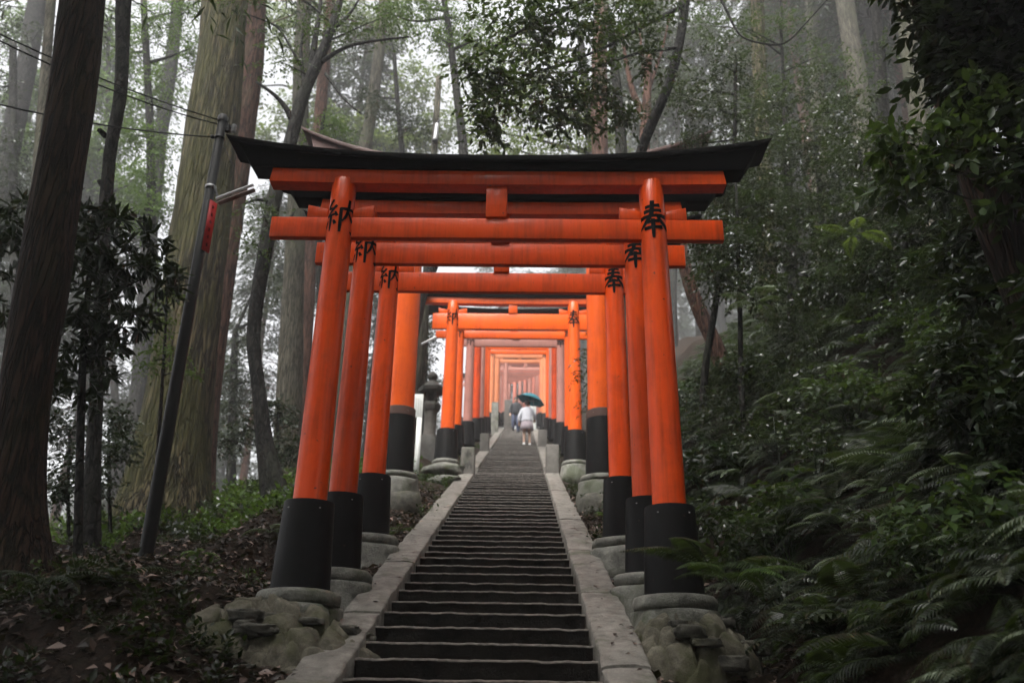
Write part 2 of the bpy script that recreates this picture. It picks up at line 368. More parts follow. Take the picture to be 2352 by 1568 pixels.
NO = [([(-.24, .56), (-.44, .30), (-.24, .26)], [.045, .04, .04]), ([(-.13, .36), (-.30, .16), (-.48, .02), (-.14, .07)], [.045, .04, .04, .035]),
      ([(-.17, .16), (-.10, .0)], [.03, .05]), ([(-.30, .03), (-.31, -.48)], [.045, .05, .02]), ([(-.41, -.12), (-.50, -.33)], [.03, .055]), ([(-.21, -.12), (-.14, -.26)], [.03, .055]),
      ([(.0, .27), (.0, -.52)], [.05, .05, .04]), ([(-.02, .24), (.44, .30), (.47, -.1), (.44, -.50), (.33, -.42)], [.045, .045, .055, .055, .02]),
      ([(.24, .58), (.22, .22), (.15, .0), (.05, -.17)], [.045, .05, .045, .02]), ([(.24, .14), (.32, .0), (.40, -.10)], [.03, .045, .055])]
def inscription(glyph, R, zc, size, face, parent, cx, cy, lean=0.0, rfun=None, mat=None):
    """brush strokes wrapped round a pillar of radius R; face = angle the character looks to"""
    b = MB(); lift = 0.0
    for pts, w in glyph:
        lift += 0.0003
        q, ww = stroke2d(pts, w); d = np.gradient(q, axis=0); d /= np.linalg.norm(d, axis=1)[:, None]+1e-9
        nrm = np.stack([-d[:, 1], d[:, 0]], -1)
        jag = np.array([mnoise.noise(Vector((q[i, 0]*9, q[i, 1]*9, len(b.V)))) for i in range(len(q))])*0.012
        rows = []
        for s in (-1, -0.33, 0.33, 1):
            e = q+nrm*((ww*(1.26 if glyph is HO else 1.0)+jag*.6)*s)[:, None]
            z = zc+e[:, 1]*size; rr = (rfun(z) if rfun else R)+0.0022+lift
            a = face+e[:, 0]*size/rr
            rows.append(np.stack([cx+rr*np.cos(a), cy+rr*np.sin(a), z], -1))
        b.grid(np.array(rows))
    o = b.build('inscription', mat or INK, parent)
    return o

# ------------------------------------------------------------------ torii gates
def sweep_roof(b, xc, y0, half, depth_lo, depth_hi, zlo, zhi, slant, n=40, peak=None):
    """a long beam along x whose underside and top are curves of u in [-1,1]; ends slanted"""
    rows = []
    for u in np.linspace(-1, 1, n):
        zl, zh = zlo(u), zhi(u); xl = xc+u*(half-slant*abs(u)**8); xh = xc+u*half
        pk = peak(u) if peak else 0
        rows.append([(xl, y0-depth_lo, zl), (xh, y0-depth_hi, zh), (xh, y0, zh+pk), (xh, y0+depth_hi, zh), (xl, y0+depth_lo, zl), (xl, y0-depth_lo, zl)])
    G = np.array(rows); b.grid(G)
    for E, fl in ((G[0, :5], 0), (G[-1, :5], 1)):
        V = np.vstack([E, E.mean(0)]); T = [[i, (i+1) % 5, 5] if fl else [(i+1) % 5, i, 5] for i in range(5)]; b.add(V, None, T)
def torii(Y, xc, S, zb, label, hn=2.9, s=1.0, d=0.235, mat=None, roofmat=None, roof_half=None, shim_half=None, nuki_half=None, sleeve=0.62, detail=True, kanji=True, band=False, tilt=0.0, gy=0.0, zbr=None, nh=0.19, lean=(0, 0), sleeve_d=None, gap0=0.30, kz=0.04, curl=0.19):
    mat = mat or VERM; roofmat = roofmat or ROOF
    root = empty('torii_gate', (xc, Y, zb), label, 'torii gate', 'torii gates over the stone stairs')
    def L(o): o.location = (0, 0, 0); o.matrix_parent_inverse = Matrix.Translation((-xc, -Y, -zb)); return o
    gap = gap0*s; ztop = hn+nh/2*s+gap           # underside of the lintel
    hl = 0.128*s
    seg = 40 if detail else 20
    zr = zb if zbr is None else zbr
    ss = sleeve_d or d*1.52
    for sx, zq in ((-1, zb), (1, zr)):
        px = xc+sx*S/2; top = zb+ztop+0.045*s-zq; r0, r1 = d/2*1.06, d/2*0.86
        prof = [(r0*(1-t)+r1*t, 0.02+(top-0.02)*t) for t in np.linspace(0, 1, 14)]+[(r1*0.93, top+0.012), (r1*0.7, top+0.02)]
        b = MB(); b.lathe(prof, seg, (px, Y, zq)); pl = L(b.build('pillar', mat, root, sharp=60))
        rs = ss/2
        rng = random.Random(Y*10+sx)
        b = MB(); b.lathe([(rs*1.15, 0.0), (rs*1.14, 0.03), (rs*1.0, sleeve*s-0.02), (rs*0.985, sleeve*s), (r0+0.004, sleeve*s+0.006)], seg, (px, Y, zq))
        sl = b.build('sleeve', BLACK, pl, sharp=50)
        if detail:
            for a in (-2.2, -0.9):      # nails near the top of the sleeve
                rr = rs+0.002; c = (px+rr*math.cos(a), Y+rr*math.sin(a), zq+sleeve*s-0.06)
                nb = MB(); nb.lathe([(0.001, -0.005), (0.007, -0.003), (0.007, 0.003), (0.001, 0.005)], 8, c); nb.build('nail', NAIL, pl)
        if band:
            b = MB(); b.lathe([(rs*1.03, sleeve*s-0.12), (rs*1.03, sleeve*s+0.006), (r0+0.003, sleeve*s+0.016)], seg, (px, Y, zq)); b.build('band', BAND, pl, sharp=50)
        if kanji:
            zz = zb+hn+kz*s
            rf = (lambda z, r0=r0, r1=r1, zq=zq, top=top: r0+(r1-r0)*np.clip((z-zq)/top, 0, 1))
            inscription(NO if sx < 0 else HO, r1, zz, 0.285*d/0.235, math.atan2(CAM[1]-Y, CAM[0]-px)*.85-math.pi/2*.15, pl, px, Y, rfun=rf)
    nhf = nuki_half or S*0.72; shf = shim_half or S*0.735; rh = roof_half or S*0.905
    thick = 0.062*s
    b = MB(); b.box((xc, Y, zb+hn), (2*nhf, thick, nh*s)); L(b.build('tie_beam', mat, root, smooth=False, bevel=0.007))
    up = lambda u: 0.02*s*abs(u)**2.5
    b = MB(); sweep_roof(b, xc, Y, shf, 0.072*s, 0.078*s, lambda u: zb+ztop+up(u), lambda u: zb+ztop+hl+up(u), -0.02*s); L(b.build('lintel', mat, root, smooth=False, bevel=0.006))
    # black roof beam: thickens to the ends, thin cover board on top
    cu = lambda u: curl*s*abs(u)**2.6
    b = MB(); sweep_roof(b, xc, Y, rh*0.955, 0.10*s, 0.14*s, lambda u: zb+ztop+hl+0.002+0.02*s*abs(u)**2.5, lambda u: zb+ztop+hl+0.046*s+cu(u), 0.13*s); bm_ = L(b.build('roof_beam', roofmat, root, smooth=False))
    b = MB(); sweep_roof(b, xc, Y, rh, 0.165*s, 0.18*s, lambda u: zb+ztop+hl+0.048*s+cu(u), lambda u: zb+ztop+hl+0.090*s+cu(u), 0.03*s, peak=lambda u: 0.06*s); L(b.build('roof_board', roofmat, root, smooth=False))
    # short strut in the middle
    hgap = gap
    b = MB(); b.box((xc, Y, zb+hn+nh/2*s+hgap/2), (0.175*s, 0.10*s, hgap-0.004)); L(b.build('strut', mat, root, smooth=False, bevel=0.005))
    for sx in (-1, 1):
        for sd in (-1, 1):
            px = xc+sx*S/2; x0 = px+sd*d*0.44; x1 = px+sd*(d*0.44+0.17*s); z0 = zb+hn+nh/2*s
            lo = (min(x0, x1), max(x0, x1)); hh = {x0: 0.075*s, x1: 0.115*s}; t2 = thick*0.48
            V = [(x, Y+q*t2, z0+(0.001 if k == 0 else hh[x])) for k in (0, 1) for q in (-1, 1) for x in lo]
            wb = MB(); wb.hexa(np.array(V)); L(wb.build('wedge', mat, root, smooth=False, bevel=0.003))
    return root
NAIL = flat_mat('nail_metal', (0.35, 0.34, 0.33), 0.35, 0.5, 1)
def zt(Y, off): return float(zs(Y))+off
torii(6.03, 0.025, 2.57, 2.315, 'nearest vermilion torii gate with a wide black upturned roof across the stairs', roof_half=2.29, shim_half=1.88, nuki_half=1.85, hn=2.885, kz=.06)
torii(6.97, 0.03, 2.52, 2.585, 'second torii gate close behind the nearest one, its roof showing under the first lintel', hn=2.90, roof_half=2.2, nuki_half=1.72, shim_half=1.70, d=0.23, nh=.22, kz=0.0)
torii(8.53, 0.0, 2.53, 3.14, 'third vermilion torii gate standing in front of the tall thick pillared one', hn=2.85, d=0.235, nh=.24, kz=.02)
torii(12.4, -0.085, 3.10, 4.75, 'tall torii gate with thick pillars, brown banded black sleeves and a weathered pinkish roof', hn=4.55, s=1.5, d=0.42, mat=VERM_B, roofmat=ROOF_P, roof_half=3.6, shim_half=2.9, nuki_half=2.6, sleeve=0.68, band=True, sleeve_d=0.47, gap0=.27, curl=.47)
torii(17.75, 0.0, 2.78, 6.42, 'bright orange torii gate beside the stone lantern with leafy twigs before its right pillar', hn=3.30, s=1.15, d=0.30, mat=VERM_B, nuki_half=1.85, sleeve=0.6, nh=.34, gap0=.2)
torii(20.4, 0.0, 2.86, 7.35, 'orange red torii gate half hidden behind the bright one by the lantern', hn=3.2, s=1.1, d=0.27, mat=VERM_B, detail=False)
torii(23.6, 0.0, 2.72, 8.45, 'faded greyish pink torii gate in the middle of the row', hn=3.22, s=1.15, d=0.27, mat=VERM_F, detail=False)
torii(27.0, 0.0, 2.66, 9.65, 'dull red torii gate right behind the faded greyish pink one', hn=3.75, s=1.15, d=0.27, mat=VERM, detail=False)
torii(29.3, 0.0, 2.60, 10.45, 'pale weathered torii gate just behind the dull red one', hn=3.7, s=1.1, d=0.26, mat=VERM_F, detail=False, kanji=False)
torii(31.3, 0.0, 2.60, 11.15, 'red torii gate just past the person with the umbrella', hn=3.65, s=1.1, d=0.26, mat=VERM_B, detail=False, kanji=False)
torii(33.2, 0.02, 2.58, 11.82, 'glowing orange torii gate whose thin beams frame the far tunnel', hn=3.55, s=1.0, d=0.26, mat=VERM_B, detail=False, kanji=False)
torii(38.0, 0.0, 2.55, 13.5, 'brownish orange torii gate at the head of the stairs', hn=3.65, s=1.15, d=0.30, mat=VERM_O, detail=False)
torii(40.3, 0.05, 2.3, 14.4, 'pinkish torii gate beyond the stair head, first of the close set tunnel', hn=3.4, s=1.0, d=0.30, mat=VERM_O, detail=False, kanji=False)
for k in range(14):
    yy = 43.2+1.3*k
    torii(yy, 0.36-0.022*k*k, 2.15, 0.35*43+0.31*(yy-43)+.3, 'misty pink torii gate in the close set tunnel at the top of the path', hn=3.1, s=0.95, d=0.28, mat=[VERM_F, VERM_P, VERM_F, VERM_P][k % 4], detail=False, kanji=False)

# round pad stones under the nearer pillars
def pad(x, y, z, r, tall, label, seed, ringh=0.10, block=False):
    root = empty('pillar_base', (x, y, z-tall), label, 'stone base', 'stone bases under the gate pillars')
    rng = np.random.RandomState(seed)
    def wob(k, amp): 
        a = np.arange(32)*2*math.pi/32
        return np.array([1+amp*np.array([fbm(math.cos(q)*1.3+seed, math.sin(q)*1.3, i*0.3, 3) for q in a]) for i in range(k)])
    h = ringh
    pr = [(r*0.96, 0.0), (r*1.0, h*0.18), (r*1.02, h*0.45), (r*0.99, h*0.75), (r*0.93, h*0.93), (r*0.82, h), (r*0.3, h+0.004)]
    b = MB(); b.lathe(pr, 32, (x, y, z-h), wob=wob(len(pr), 0.07)); b.build('ring_stone', ST_PAD, root, origin=None).matrix_parent_inverse = Matrix.Translation((-x, -y, -(z-tall)))
    t = tall+0.35
    pr = [(r*1.35, -t), (r*1.2, -h-0.22), (r*1.1, -h-0.09), (r*1.06, -h-0.03), (r*1.0, -h-0.004), (r*0.9, -h+0.004)]
    b = MB(); b.lathe(pr, 32, (x, y, z), wob=wob(len(pr), 0.16)); b.build('foot_stone', ST_PAD if not block else ST_ROCK, root).matrix_parent_inverse = Matrix.Translation((-x, -y, -(z-tall)))
for (Y, xc, S, zb, r, tl, name) in ((6.03, .025, 2.57, 2.315, .285, .2, 'nearest torii'), (6.97, .03, 2.52, 2.585, .29, .22, 'second torii'), (8.53, 0, 2.53, 3.14, .30, .22, 'third torii'),
                                    (12.4, -.085, 3.10, 4.75, .35, .4, 'tall thick pillared torii'), (17.75, 0, 2.78, 6.42, .30, .25, 'bright orange torii by the lantern')):
    for sx, sd in ((-1, 'left'), (1, 'right')):
        pad(xc+sx*S/2, Y, zb+0.012, r, tl, 'mossy round stone base under the %s pillar of the %s' % (sd, name), int(Y*10)+sx)

# rubble mounds below the nearest pillars
def mound(cx, cy, rx, ry, z0, z1, nst, seed, label, keep=None):
    root = empty('rubble_mound', (cx, cy, z0), label, 'rubble mound')
    rng = np.random.RandomState(seed); inv = Matrix.Translation((-cx, -cy, -z0))
    n, m = 220, 90; G = np.zeros((m, n+1, 3))
    def surf(u, a):       # u 0 centre .. 1 rim
        e = 1+0.13*fbm(math.cos(a)*1.7, math.sin(a)*1.7, seed, 3)
        x = cx+rx*u*e*math.cos(a); y = cy+ry*u*e*math.sin(a)
        zz = z1+(z0-z1)*(u**2.2)-max(0, u-1)*2.5+fbm(x*5, y*5, seed, 5)*0.05*(u > 0.1)
        dd = mnoise.voronoi(Vector((x*5.2+.25*fbm(x*3, y*3, 2, 2), y*5.2, zz*5+seed)))[0]; e_ = min(1, max(0, (dd[1]-dd[0])/.22)); zz += (.085*(e_*e_*(3-2*e_))-.06)*(u > .12)
        return np.array((x, y, zz))
    for i in range(m):
        for j in range(n+1): G[i, j] = surf(i/(m-1)*1.12, (j % n)*2*math.pi/n)
    b = MB(); b.grid(G[::-1]); b.build('mortar_bed', ST_MORT, root).matrix_parent_inverse = inv
    for k in range(nst):
        a = rng.uniform(math.pi*0.9, 2.1*math.pi); u = rng.uniform(0.42, 1.02); c = surf(u, a)
        s = rng.uniform(0.06, 0.125)*np.array((1.25, 1, 0.42))*rng.uniform(.75, 1.25, 3); nl, na = 18, 28
        V = []
        for i in range(nl):
            th = math.pi*i/(nl-1)
            for j in range(na):
                ph = 2*math.pi*j/na; d = np.array((math.sin(th)*math.cos(ph), math.sin(th)*math.sin(ph), math.cos(th)))
                f = 1+0.22*fbm(*(d*1.3+k*3.1), 3)+.16*fbm(*(d*4+k), 4); d = np.sign(d)*np.abs(d)**0.5*.8
                V.append(c+d*s*f)
        b = MB(); G2 = np.array(V).reshape(nl, na, 3); G2 = np.concatenate([G2, G2[:, :1]], 1); b.grid(G2)
        b.build('stone', ST_ROCK, root).matrix_parent_inverse = inv
mound(-1.42, 5.78, 0.78, 0.62, 1.82, 2.225, 13, 4, 'mound of mossy rubble set in mortar under the nearest left pillar')
mound(1.33, 5.88, 0.46, 0.44, 1.88, 2.215, 8, 9, 'low rubble and mortar footing under the nearest right pillar')

# ------------------------------------------------------------------ leaves
RNG = np.random.RandomState(11)
def unit(a): return a/(np.linalg.norm(a, axis=-1, keepdims=True)+1e-9)
def leaf_geo(P, D, Nn, L, W, hi=False, curl=0.12):
    n = len(P); D = unit(D); Sd = unit(np.cross(D, Nn)); Nn = np.cross(Sd, D)
    L = np.broadcast_to(L, (n,)); W = np.broadcast_to(W, (n,))
    if hi:
        tp = [(0, 0, 0), (.3, .42, .05), (.66, .38, -.01), (1, 0, -curl), (.66, -.38, -.01), (.3, -.42, .05), (.3, 0, -.02), (.66, 0, -.06)]
        fq = [[0, 1, 6, 5]]; fq = [[0, 1, 6, 6]]
        Q = np.array([[6, 1, 2, 7], [5, 6, 7, 4]]); T = np.array([[0, 1, 6], [0, 6, 5], [7, 2, 3], [4, 7, 3]])
    else:
        tp = [(0, 0, 0), (.45, .5, .05), (1, 0, -curl), (.45, -.5, .05), (.5, 0, -.04)]
        Q = np.array([[0, 1, 2, 4], [0, 4, 2, 3]]); T = np.zeros((0, 3), int)
    k = len(tp); V = np.zeros((n, k, 3))
    for i, (u, v, w) in enumerate(tp): V[:, i] = P+D*(L*u)[:, None]+Sd*(W*v)[:, None]+Nn*(L*w)[:, None]
    off = (np.arange(n)*k)[:, None, None]
    return V.reshape(-1, 3), (Q[None]+off).reshape(-1, 4), (T[None]+off).reshape(-1, 3)
def sprays(b, P0, D, length, k, leafL, leafW, hi=False, droop=0.25, up=0.8, ang=0.9, twig=0.0, rng=RNG, whorl=False, tb=None):
    n = len(P0)
    if n == 0: return
    length = np.broadcast_to(length, (n,)); D = unit(D)
    side = unit(np.cross(D, np.array([0, 0, 1.0])+rng.normal(0, .25, (n, 3))))
    t = ((np.arange(k)+0.6)/k); t = np.repeat(t[None], n, 0)+rng.normal(0, .03, (n, k))
    if whorl: t = 0.72+0.28*t
    pos = P0[:, None]+D[:, None]*(length[:, None]*t)[..., None]; pos[..., 2] -= droop*length[:, None]*t**2
    sg = np.where(np.arange(k) % 2 == 0, 1, -1)[None, :, None]
    a = ang+rng.normal(0, .2, (n, k, 1)); a = a*(1-0.55*t[..., None]**2) if not whorl else a
    if whorl:
        az = rng.uniform(0, 6.28, (n, k, 1)); upv = unit(np.cross(side, D)); ld = D[:, None]*np.cos(a)+np.sin(a)*(side[:, None]*np.cos(az)+upv[:, None]*np.sin(az))
    else: ld = D[:, None]*np.cos(a)+side[:, None]*sg*np.sin(a)
    ld = ld+rng.normal(0, .22, (n, k, 3)); ld[..., 2] -= droop*0.8
    nn = np.array([0, 0, 1.0])*up+rng.normal(0, .42, (n, k, 3))
    LL = leafL*rng.uniform(.65, 1.2, (n*k,)); V, Q, T = leaf_geo(pos.reshape(-1, 3), ld.reshape(-1, 3), nn.reshape(-1, 3), LL, LL*leafW/leafL, hi)
    b.add(V, Q, T)
    if twig > 0:
        tgt = tb or b
        P1 = P0+D*(length*.5)[:, None]; P1[:, 2] -= droop*length*.25; P2 = P0+D*length[:, None]; P2[:, 2] -= droop*length
        u = unit(np.cross(D, [0.2, .1, 1])); v = np.cross(D, u); Vs = []
        for P, r in ((P0, twig), (P1, twig*.7), (P2, twig*.25)):
            for q in range(3): Vs.append(P+u*r*math.cos(2.1*q)+v*r*math.sin(2.1*q))
        V = np.stack(Vs, 1).reshape(-1, 3); q = []
        for s in (0, 1):
            for j in range(3): q.append([s*3+j, s*3+(j+1) % 3, s*3+3+(j+1) % 3, s*3+3+j])
        tgt.add(V, (np.array(q)[None]+(np.arange(n)*9)[:, None, None]).reshape(-1, 4))
def clump_sprays(b, c, r, n, length, k, leafL, leafW, outward=0.6, rng=RNG, flat=0.5, **kw):
    """n twigs spread through an ellipsoid"""
    d = unit(rng.normal(0, 1, (n, 3))); q = rng.uniform(0, 1, (n, 1))**0.45
    P = np.asarray(c)+d*q*np.asarray(r)
    D = d*outward+rng.normal(0, .6, (n, 3)); D[:, 2] *= flat; D[:, 2] -= 0.1
    sprays(b, P-unit(D)*length*.4, D, length*rng.uniform(.7, 1.25, n), k, leafL, leafW, rng=rng, **kw)

def trunk_pts(Y, pts, top=None, lean_y=0.0):
    """sight points (x, y, width) of a trunk standing at distance Y -> world polyline and radii, from the base up"""
    P = []; R = []
    for (x, y, w) in pts[::-1]:
        p = pix(x, y, Y); P.append(p); R.append(w/2*mpp(p))
    return np.array(P), np.array(R)
def resample(P, R, step):
    s = np.concatenate([[0], np.cumsum(np.linalg.norm(np.diff(P, axis=0), axis=1))]); n = max(4, int(s[-1]/step))
    t = np.linspace(0, s[-1], n); Q = np.stack([np.interp(t, s, P[:, i]) for i in range(3)], -1); r = np.interp(t, s, R)
    for _ in range(3):
        Q[1:-1] = (Q[:-2]+2*Q[1:-1]+Q[2:])/4; r[1:-1] = (r[:-2]+2*r[1:-1]+r[2:])/4
    return Q, r
def tree(name, label, Y, pts, bark, height=0, flare=0.0, ridge=0.05, segs=18, branches=(), crown=None, leafm=None, cat='tree', group=None, rng_seed=0, wig=0.0, ground_fix=True, foot=0):
    P, R = trunk_pts(Y, pts)
    if ground_fix:      # carry the foot down into the soil
        g = float(ground(P[0, 0], P[0, 1]))
        if P[0, 2] > g-0.1:
            d = P[0]-P[1]; d /= np.linalg.norm(d)+1e-9; L = (P[0, 2]-(g-0.5))
            fx = P[0, 0]+np.clip(d[0], -.3, .3)*L
            if abs(fx) < 2.6: fx = (2.2 if fx > 0 else -2.7)
            g = float(ground(fx, P[0, 1])); f = np.array([fx, P[0, 1], g-0.5]); L = P[0, 2]-f[2]
            m1 = P[0]*.6+f*.4+np.array([(fx-P[0, 0])*.22, 0, 0]); P = np.vstack([f, m1, P]); R = np.concatenate([[R[0]*1.2, R[0]*1.1], R])
    if height and P[-1, 2] < height:
        d = P[-1]-P[-2]; d /= np.linalg.norm(d); L = (height-P[-1, 2])/max(d[2], .5)
        P = np.vstack([P, P[-1]+d*L*np.array([.6, .6, 1])]); R = np.concatenate([R, [R[-1]*0.35]])
    Q, r = resample(P, R, 0.22)
    rs = np.random.RandomState(rng_seed)
    if flare:
        h = Q[:, 2]-Q[0, 2]-0.4; r = r*(1+flare*np.exp(-np.clip(h, 0, 9)/0.5))
    if wig: 
        for i in range(len(Q)): Q[i, 0] += wig*fbm(Q[i, 2]*1.1, rng_seed*3.3, 0, 3); 
    a = np.arange(segs)*2*math.pi/segs
    wob = np.array([[1+ridge*fbm(math.cos(q)*2.2+rng_seed, math.sin(q)*2.2, Q[i, 2]*0.5, 4)*1.6+ridge*0.6*math.sin(q*5+rng_seed)*math.exp(-max(0, Q[i, 2]-Q[0, 2])/1.2) for q in a] for i in range(len(Q))])
    b = MB(); b.tube(Q, r, segs, wob=wob)
    root = empty(name, tuple(Q[0]), label, cat, group); inv = Matrix.Translation(-Vector(Q[0]))
    lb = MB()
    for br in branches:
        # (sight points with own distances [(x,y,Y)], start radius m, foliage)
        bp = np.array([pix(*q) for q in br['p']]); k = len(bp)
        q_, _ = resample(bp, np.ones(k), 0.12)
        b.tube(q_, np.linspace(br.get('r', .03), br.get('r1', br.get('r', .03)*.3), len(q_)), 7)
    if crown: crown(lb, b, Q, r, rs)
    t = b.build('trunk', bark, root); t.matrix_parent_inverse = inv
    if lb.n:
        c = lb.build('crown', leafm, root, smooth=False); c.matrix_parent_inverse = inv
    return root
def px_clumps(lst, n, length, k, leafL, leafW, limb=0.0, **kw):
    """foliage masses given by sight position, distance and size"""
    def f(lb, tb, Q, r, rs):
        for (x, y, Y, rx, ry, m) in lst:
            c = pix(x, y, Y); s = mpp(c)
            clump_sprays(lb, c, (rx*s, max(rx, ry)*s*.8, ry*s), int(n*m), length, k, leafL, leafW, rng=rs, tb=tb, **kw)
            if limb:
                d = np.linalg.norm(Q-c, axis=1); lo = Q[:, 2] < c[2]+0.2; d = np.where(lo, d, d+50); i = int(np.argmin(d+0.35*np.abs(c[2]-Q[:, 2]-0.5*d)))
                mid = (Q[i]+c)/2+rs.normal(0, .06, 3)*np.linalg.norm(c-Q[i])+np.array([0, 0, .04*np.linalg.norm(c-Q[i])])
                bp, _ = resample(np.array([Q[i], mid, c]), np.ones(3), 0.15); tb.tube(bp, np.linspace(min(limb, r[i]*.7), limb*.25, len(bp)), 6)
    return f
def top_crown(z0, z1, rad_, n, leaf=0.3, taper=0.7):
    """high crown of a cedar: tiers of drooping sprays round the stem"""
    def f(lb, tb, Q, r, rs):
        top = Q[-1]
        for i in range(n):
            t = rs.uniform(0, 1); z = z0+(z1-z0)*t; k = np.argmin(np.abs(Q[:, 2]-z)); c = Q[k].copy(); c[2] = min(z, top[2]+.5)
            a = rs.uniform(0, 6.28); R_ = rad_*(1-taper*t)*rs.uniform(.5, 1); d = np.array([math.cos(a), math.sin(a), -.18])
            m = 7; P = c+np.outer(np.linspace(.25, 1, m)*R_, d)+rs.normal(0, .12, (m, 3))
            sprays(lb, P, np.tile(d, (m, 1))+rs.normal(0, .5, (m, 3)), 0.8, 7, leaf, leaf*.16, rng=rs, droop=.35)
            tb.tube(np.array([c, c+d*R_*.5, c+d*R_]), [.035, .025, .008], 5)
    return f

# ------------------------------------------------------------------ trees one can tell apart
CEDARS = 'cedars standing in the mist'
tree('cedar', 'massive dark trunk in the left foreground beside the glossy dark leaved bush', 7.0, [(192, -30, 96), (185, 60, 98), (168, 200, 101), (150, 330, 100), (122, 480, 103), (95, 680, 108), (62, 850, 107), (48, 1000, 105), (36, 1150, 114), (30, 1330, 142)], BK_DARK, height=19, flare=0.35, ridge=0.06, segs=40, crown=top_crown(11, 20, 3.8, 46), leafm=LF_CON, rng_seed=1, group=CEDARS)
tree('cedar', 'thick mossy cedar trunk rising behind the utility pole', 14.4, [(520, -30, 99), (508, 120, 103), (488, 280, 114), (462, 500, 127), (428, 800, 140), (400, 980, 158), (378, 1130, 189)], BK_MOSS, height=27, flare=0.25, ridge=0.06, segs=40, crown=top_crown(17, 28, 4.0, 40), leafm=LF_CON, rng_seed=2, group=CEDARS)
tree('cedar', 'straight reddish cedar trunk half hidden behind the thick mossy one', 16.8, [(592, -30, 42), (582, 150, 46), (560, 300, 50), (532, 500, 54), (500, 720, 56), (478, 900, 56), (464, 1060, 60)], BK_RED, height=27, flare=0.1, ridge=0.03, segs=28, crown=top_crown(19, 28, 3.4, 34), leafm=LF_CON, rng_seed=3, group=CEDARS)
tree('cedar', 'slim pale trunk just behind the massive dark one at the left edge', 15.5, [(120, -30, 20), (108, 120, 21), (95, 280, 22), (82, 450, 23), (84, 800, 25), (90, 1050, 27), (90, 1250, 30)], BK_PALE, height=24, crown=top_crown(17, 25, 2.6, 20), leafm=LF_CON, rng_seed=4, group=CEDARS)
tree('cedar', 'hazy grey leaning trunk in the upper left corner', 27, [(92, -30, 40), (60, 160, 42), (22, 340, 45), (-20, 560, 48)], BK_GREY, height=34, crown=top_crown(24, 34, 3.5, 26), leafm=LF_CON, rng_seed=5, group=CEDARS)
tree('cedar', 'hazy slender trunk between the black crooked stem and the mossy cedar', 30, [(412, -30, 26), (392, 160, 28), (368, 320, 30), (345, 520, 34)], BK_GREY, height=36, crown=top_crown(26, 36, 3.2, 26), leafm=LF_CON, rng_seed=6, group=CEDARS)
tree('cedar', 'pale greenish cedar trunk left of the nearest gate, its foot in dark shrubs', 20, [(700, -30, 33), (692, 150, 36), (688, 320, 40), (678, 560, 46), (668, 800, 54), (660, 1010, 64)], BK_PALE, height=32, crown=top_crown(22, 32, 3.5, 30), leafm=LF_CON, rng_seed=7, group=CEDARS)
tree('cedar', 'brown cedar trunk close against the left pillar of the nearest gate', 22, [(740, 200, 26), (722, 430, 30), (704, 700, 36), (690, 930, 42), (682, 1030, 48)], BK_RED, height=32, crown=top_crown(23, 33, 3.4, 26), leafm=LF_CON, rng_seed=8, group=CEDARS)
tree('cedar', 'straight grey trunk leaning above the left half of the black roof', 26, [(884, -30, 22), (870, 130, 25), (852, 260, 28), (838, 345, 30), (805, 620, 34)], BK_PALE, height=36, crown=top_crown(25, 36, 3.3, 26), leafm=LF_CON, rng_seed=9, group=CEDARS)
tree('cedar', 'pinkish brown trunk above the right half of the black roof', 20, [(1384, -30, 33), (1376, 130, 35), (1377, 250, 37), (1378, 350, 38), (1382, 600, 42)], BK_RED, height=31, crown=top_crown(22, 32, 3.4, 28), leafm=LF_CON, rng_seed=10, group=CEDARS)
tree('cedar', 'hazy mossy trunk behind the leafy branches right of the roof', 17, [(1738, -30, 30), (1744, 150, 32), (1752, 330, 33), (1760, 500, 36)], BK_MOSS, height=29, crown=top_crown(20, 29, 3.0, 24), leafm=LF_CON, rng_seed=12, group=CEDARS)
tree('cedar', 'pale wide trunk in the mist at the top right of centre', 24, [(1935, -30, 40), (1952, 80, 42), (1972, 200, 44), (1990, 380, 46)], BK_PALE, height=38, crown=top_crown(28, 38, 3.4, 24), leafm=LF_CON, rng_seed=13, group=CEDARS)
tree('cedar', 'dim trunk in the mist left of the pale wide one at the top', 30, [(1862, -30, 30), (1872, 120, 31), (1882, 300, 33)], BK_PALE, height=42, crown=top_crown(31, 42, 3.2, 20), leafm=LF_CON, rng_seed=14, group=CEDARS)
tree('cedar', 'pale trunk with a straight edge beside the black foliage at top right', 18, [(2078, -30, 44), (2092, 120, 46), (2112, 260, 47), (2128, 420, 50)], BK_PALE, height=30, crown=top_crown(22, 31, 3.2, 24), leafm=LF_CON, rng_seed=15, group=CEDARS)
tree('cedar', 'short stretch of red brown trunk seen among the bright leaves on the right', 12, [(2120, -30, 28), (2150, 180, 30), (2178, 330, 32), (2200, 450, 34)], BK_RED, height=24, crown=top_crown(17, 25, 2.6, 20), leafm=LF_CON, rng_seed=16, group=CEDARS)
# broadleaf trees with their own crowns
tree('crooked_tree', 'black crooked stem with stubs left of the mossy cedar', 9.9, [(286, -30, 34), (282, 30, 32), (281, 140, 28), (277, 230, 28), (262, 300, 27), (250, 340, 28), (250, 400, 27), (241, 470, 30), (232, 700, 30), (216, 1000, 32), (207, 1270, 44)], BK_GREY, height=9.5, ridge=0.06, segs=20, rng_seed=20,
     branches=[dict(p=[(284, 60, 9.9), (298, 20, 9.85), (302, -40, 9.8)], r=.05), dict(p=[(243, 312, 9.9), (232, 304, 9.8), (228, 298, 9.75)], r=.045, r1=.035), dict(p=[(238, 430, 9.9), (226, 414, 9.85)], r=.04, r1=.03), dict(p=[(283, 145, 9.9), (292, 143, 9.9)], r=.035, r1=.03)],
     crown=px_clumps([(250, -160, 9.6, 180, 90, 1.5), (420, -120, 10, 120, 60, 1)], 60, .5, 8, .09, .045, limb=.05), leafm=LF_MID)
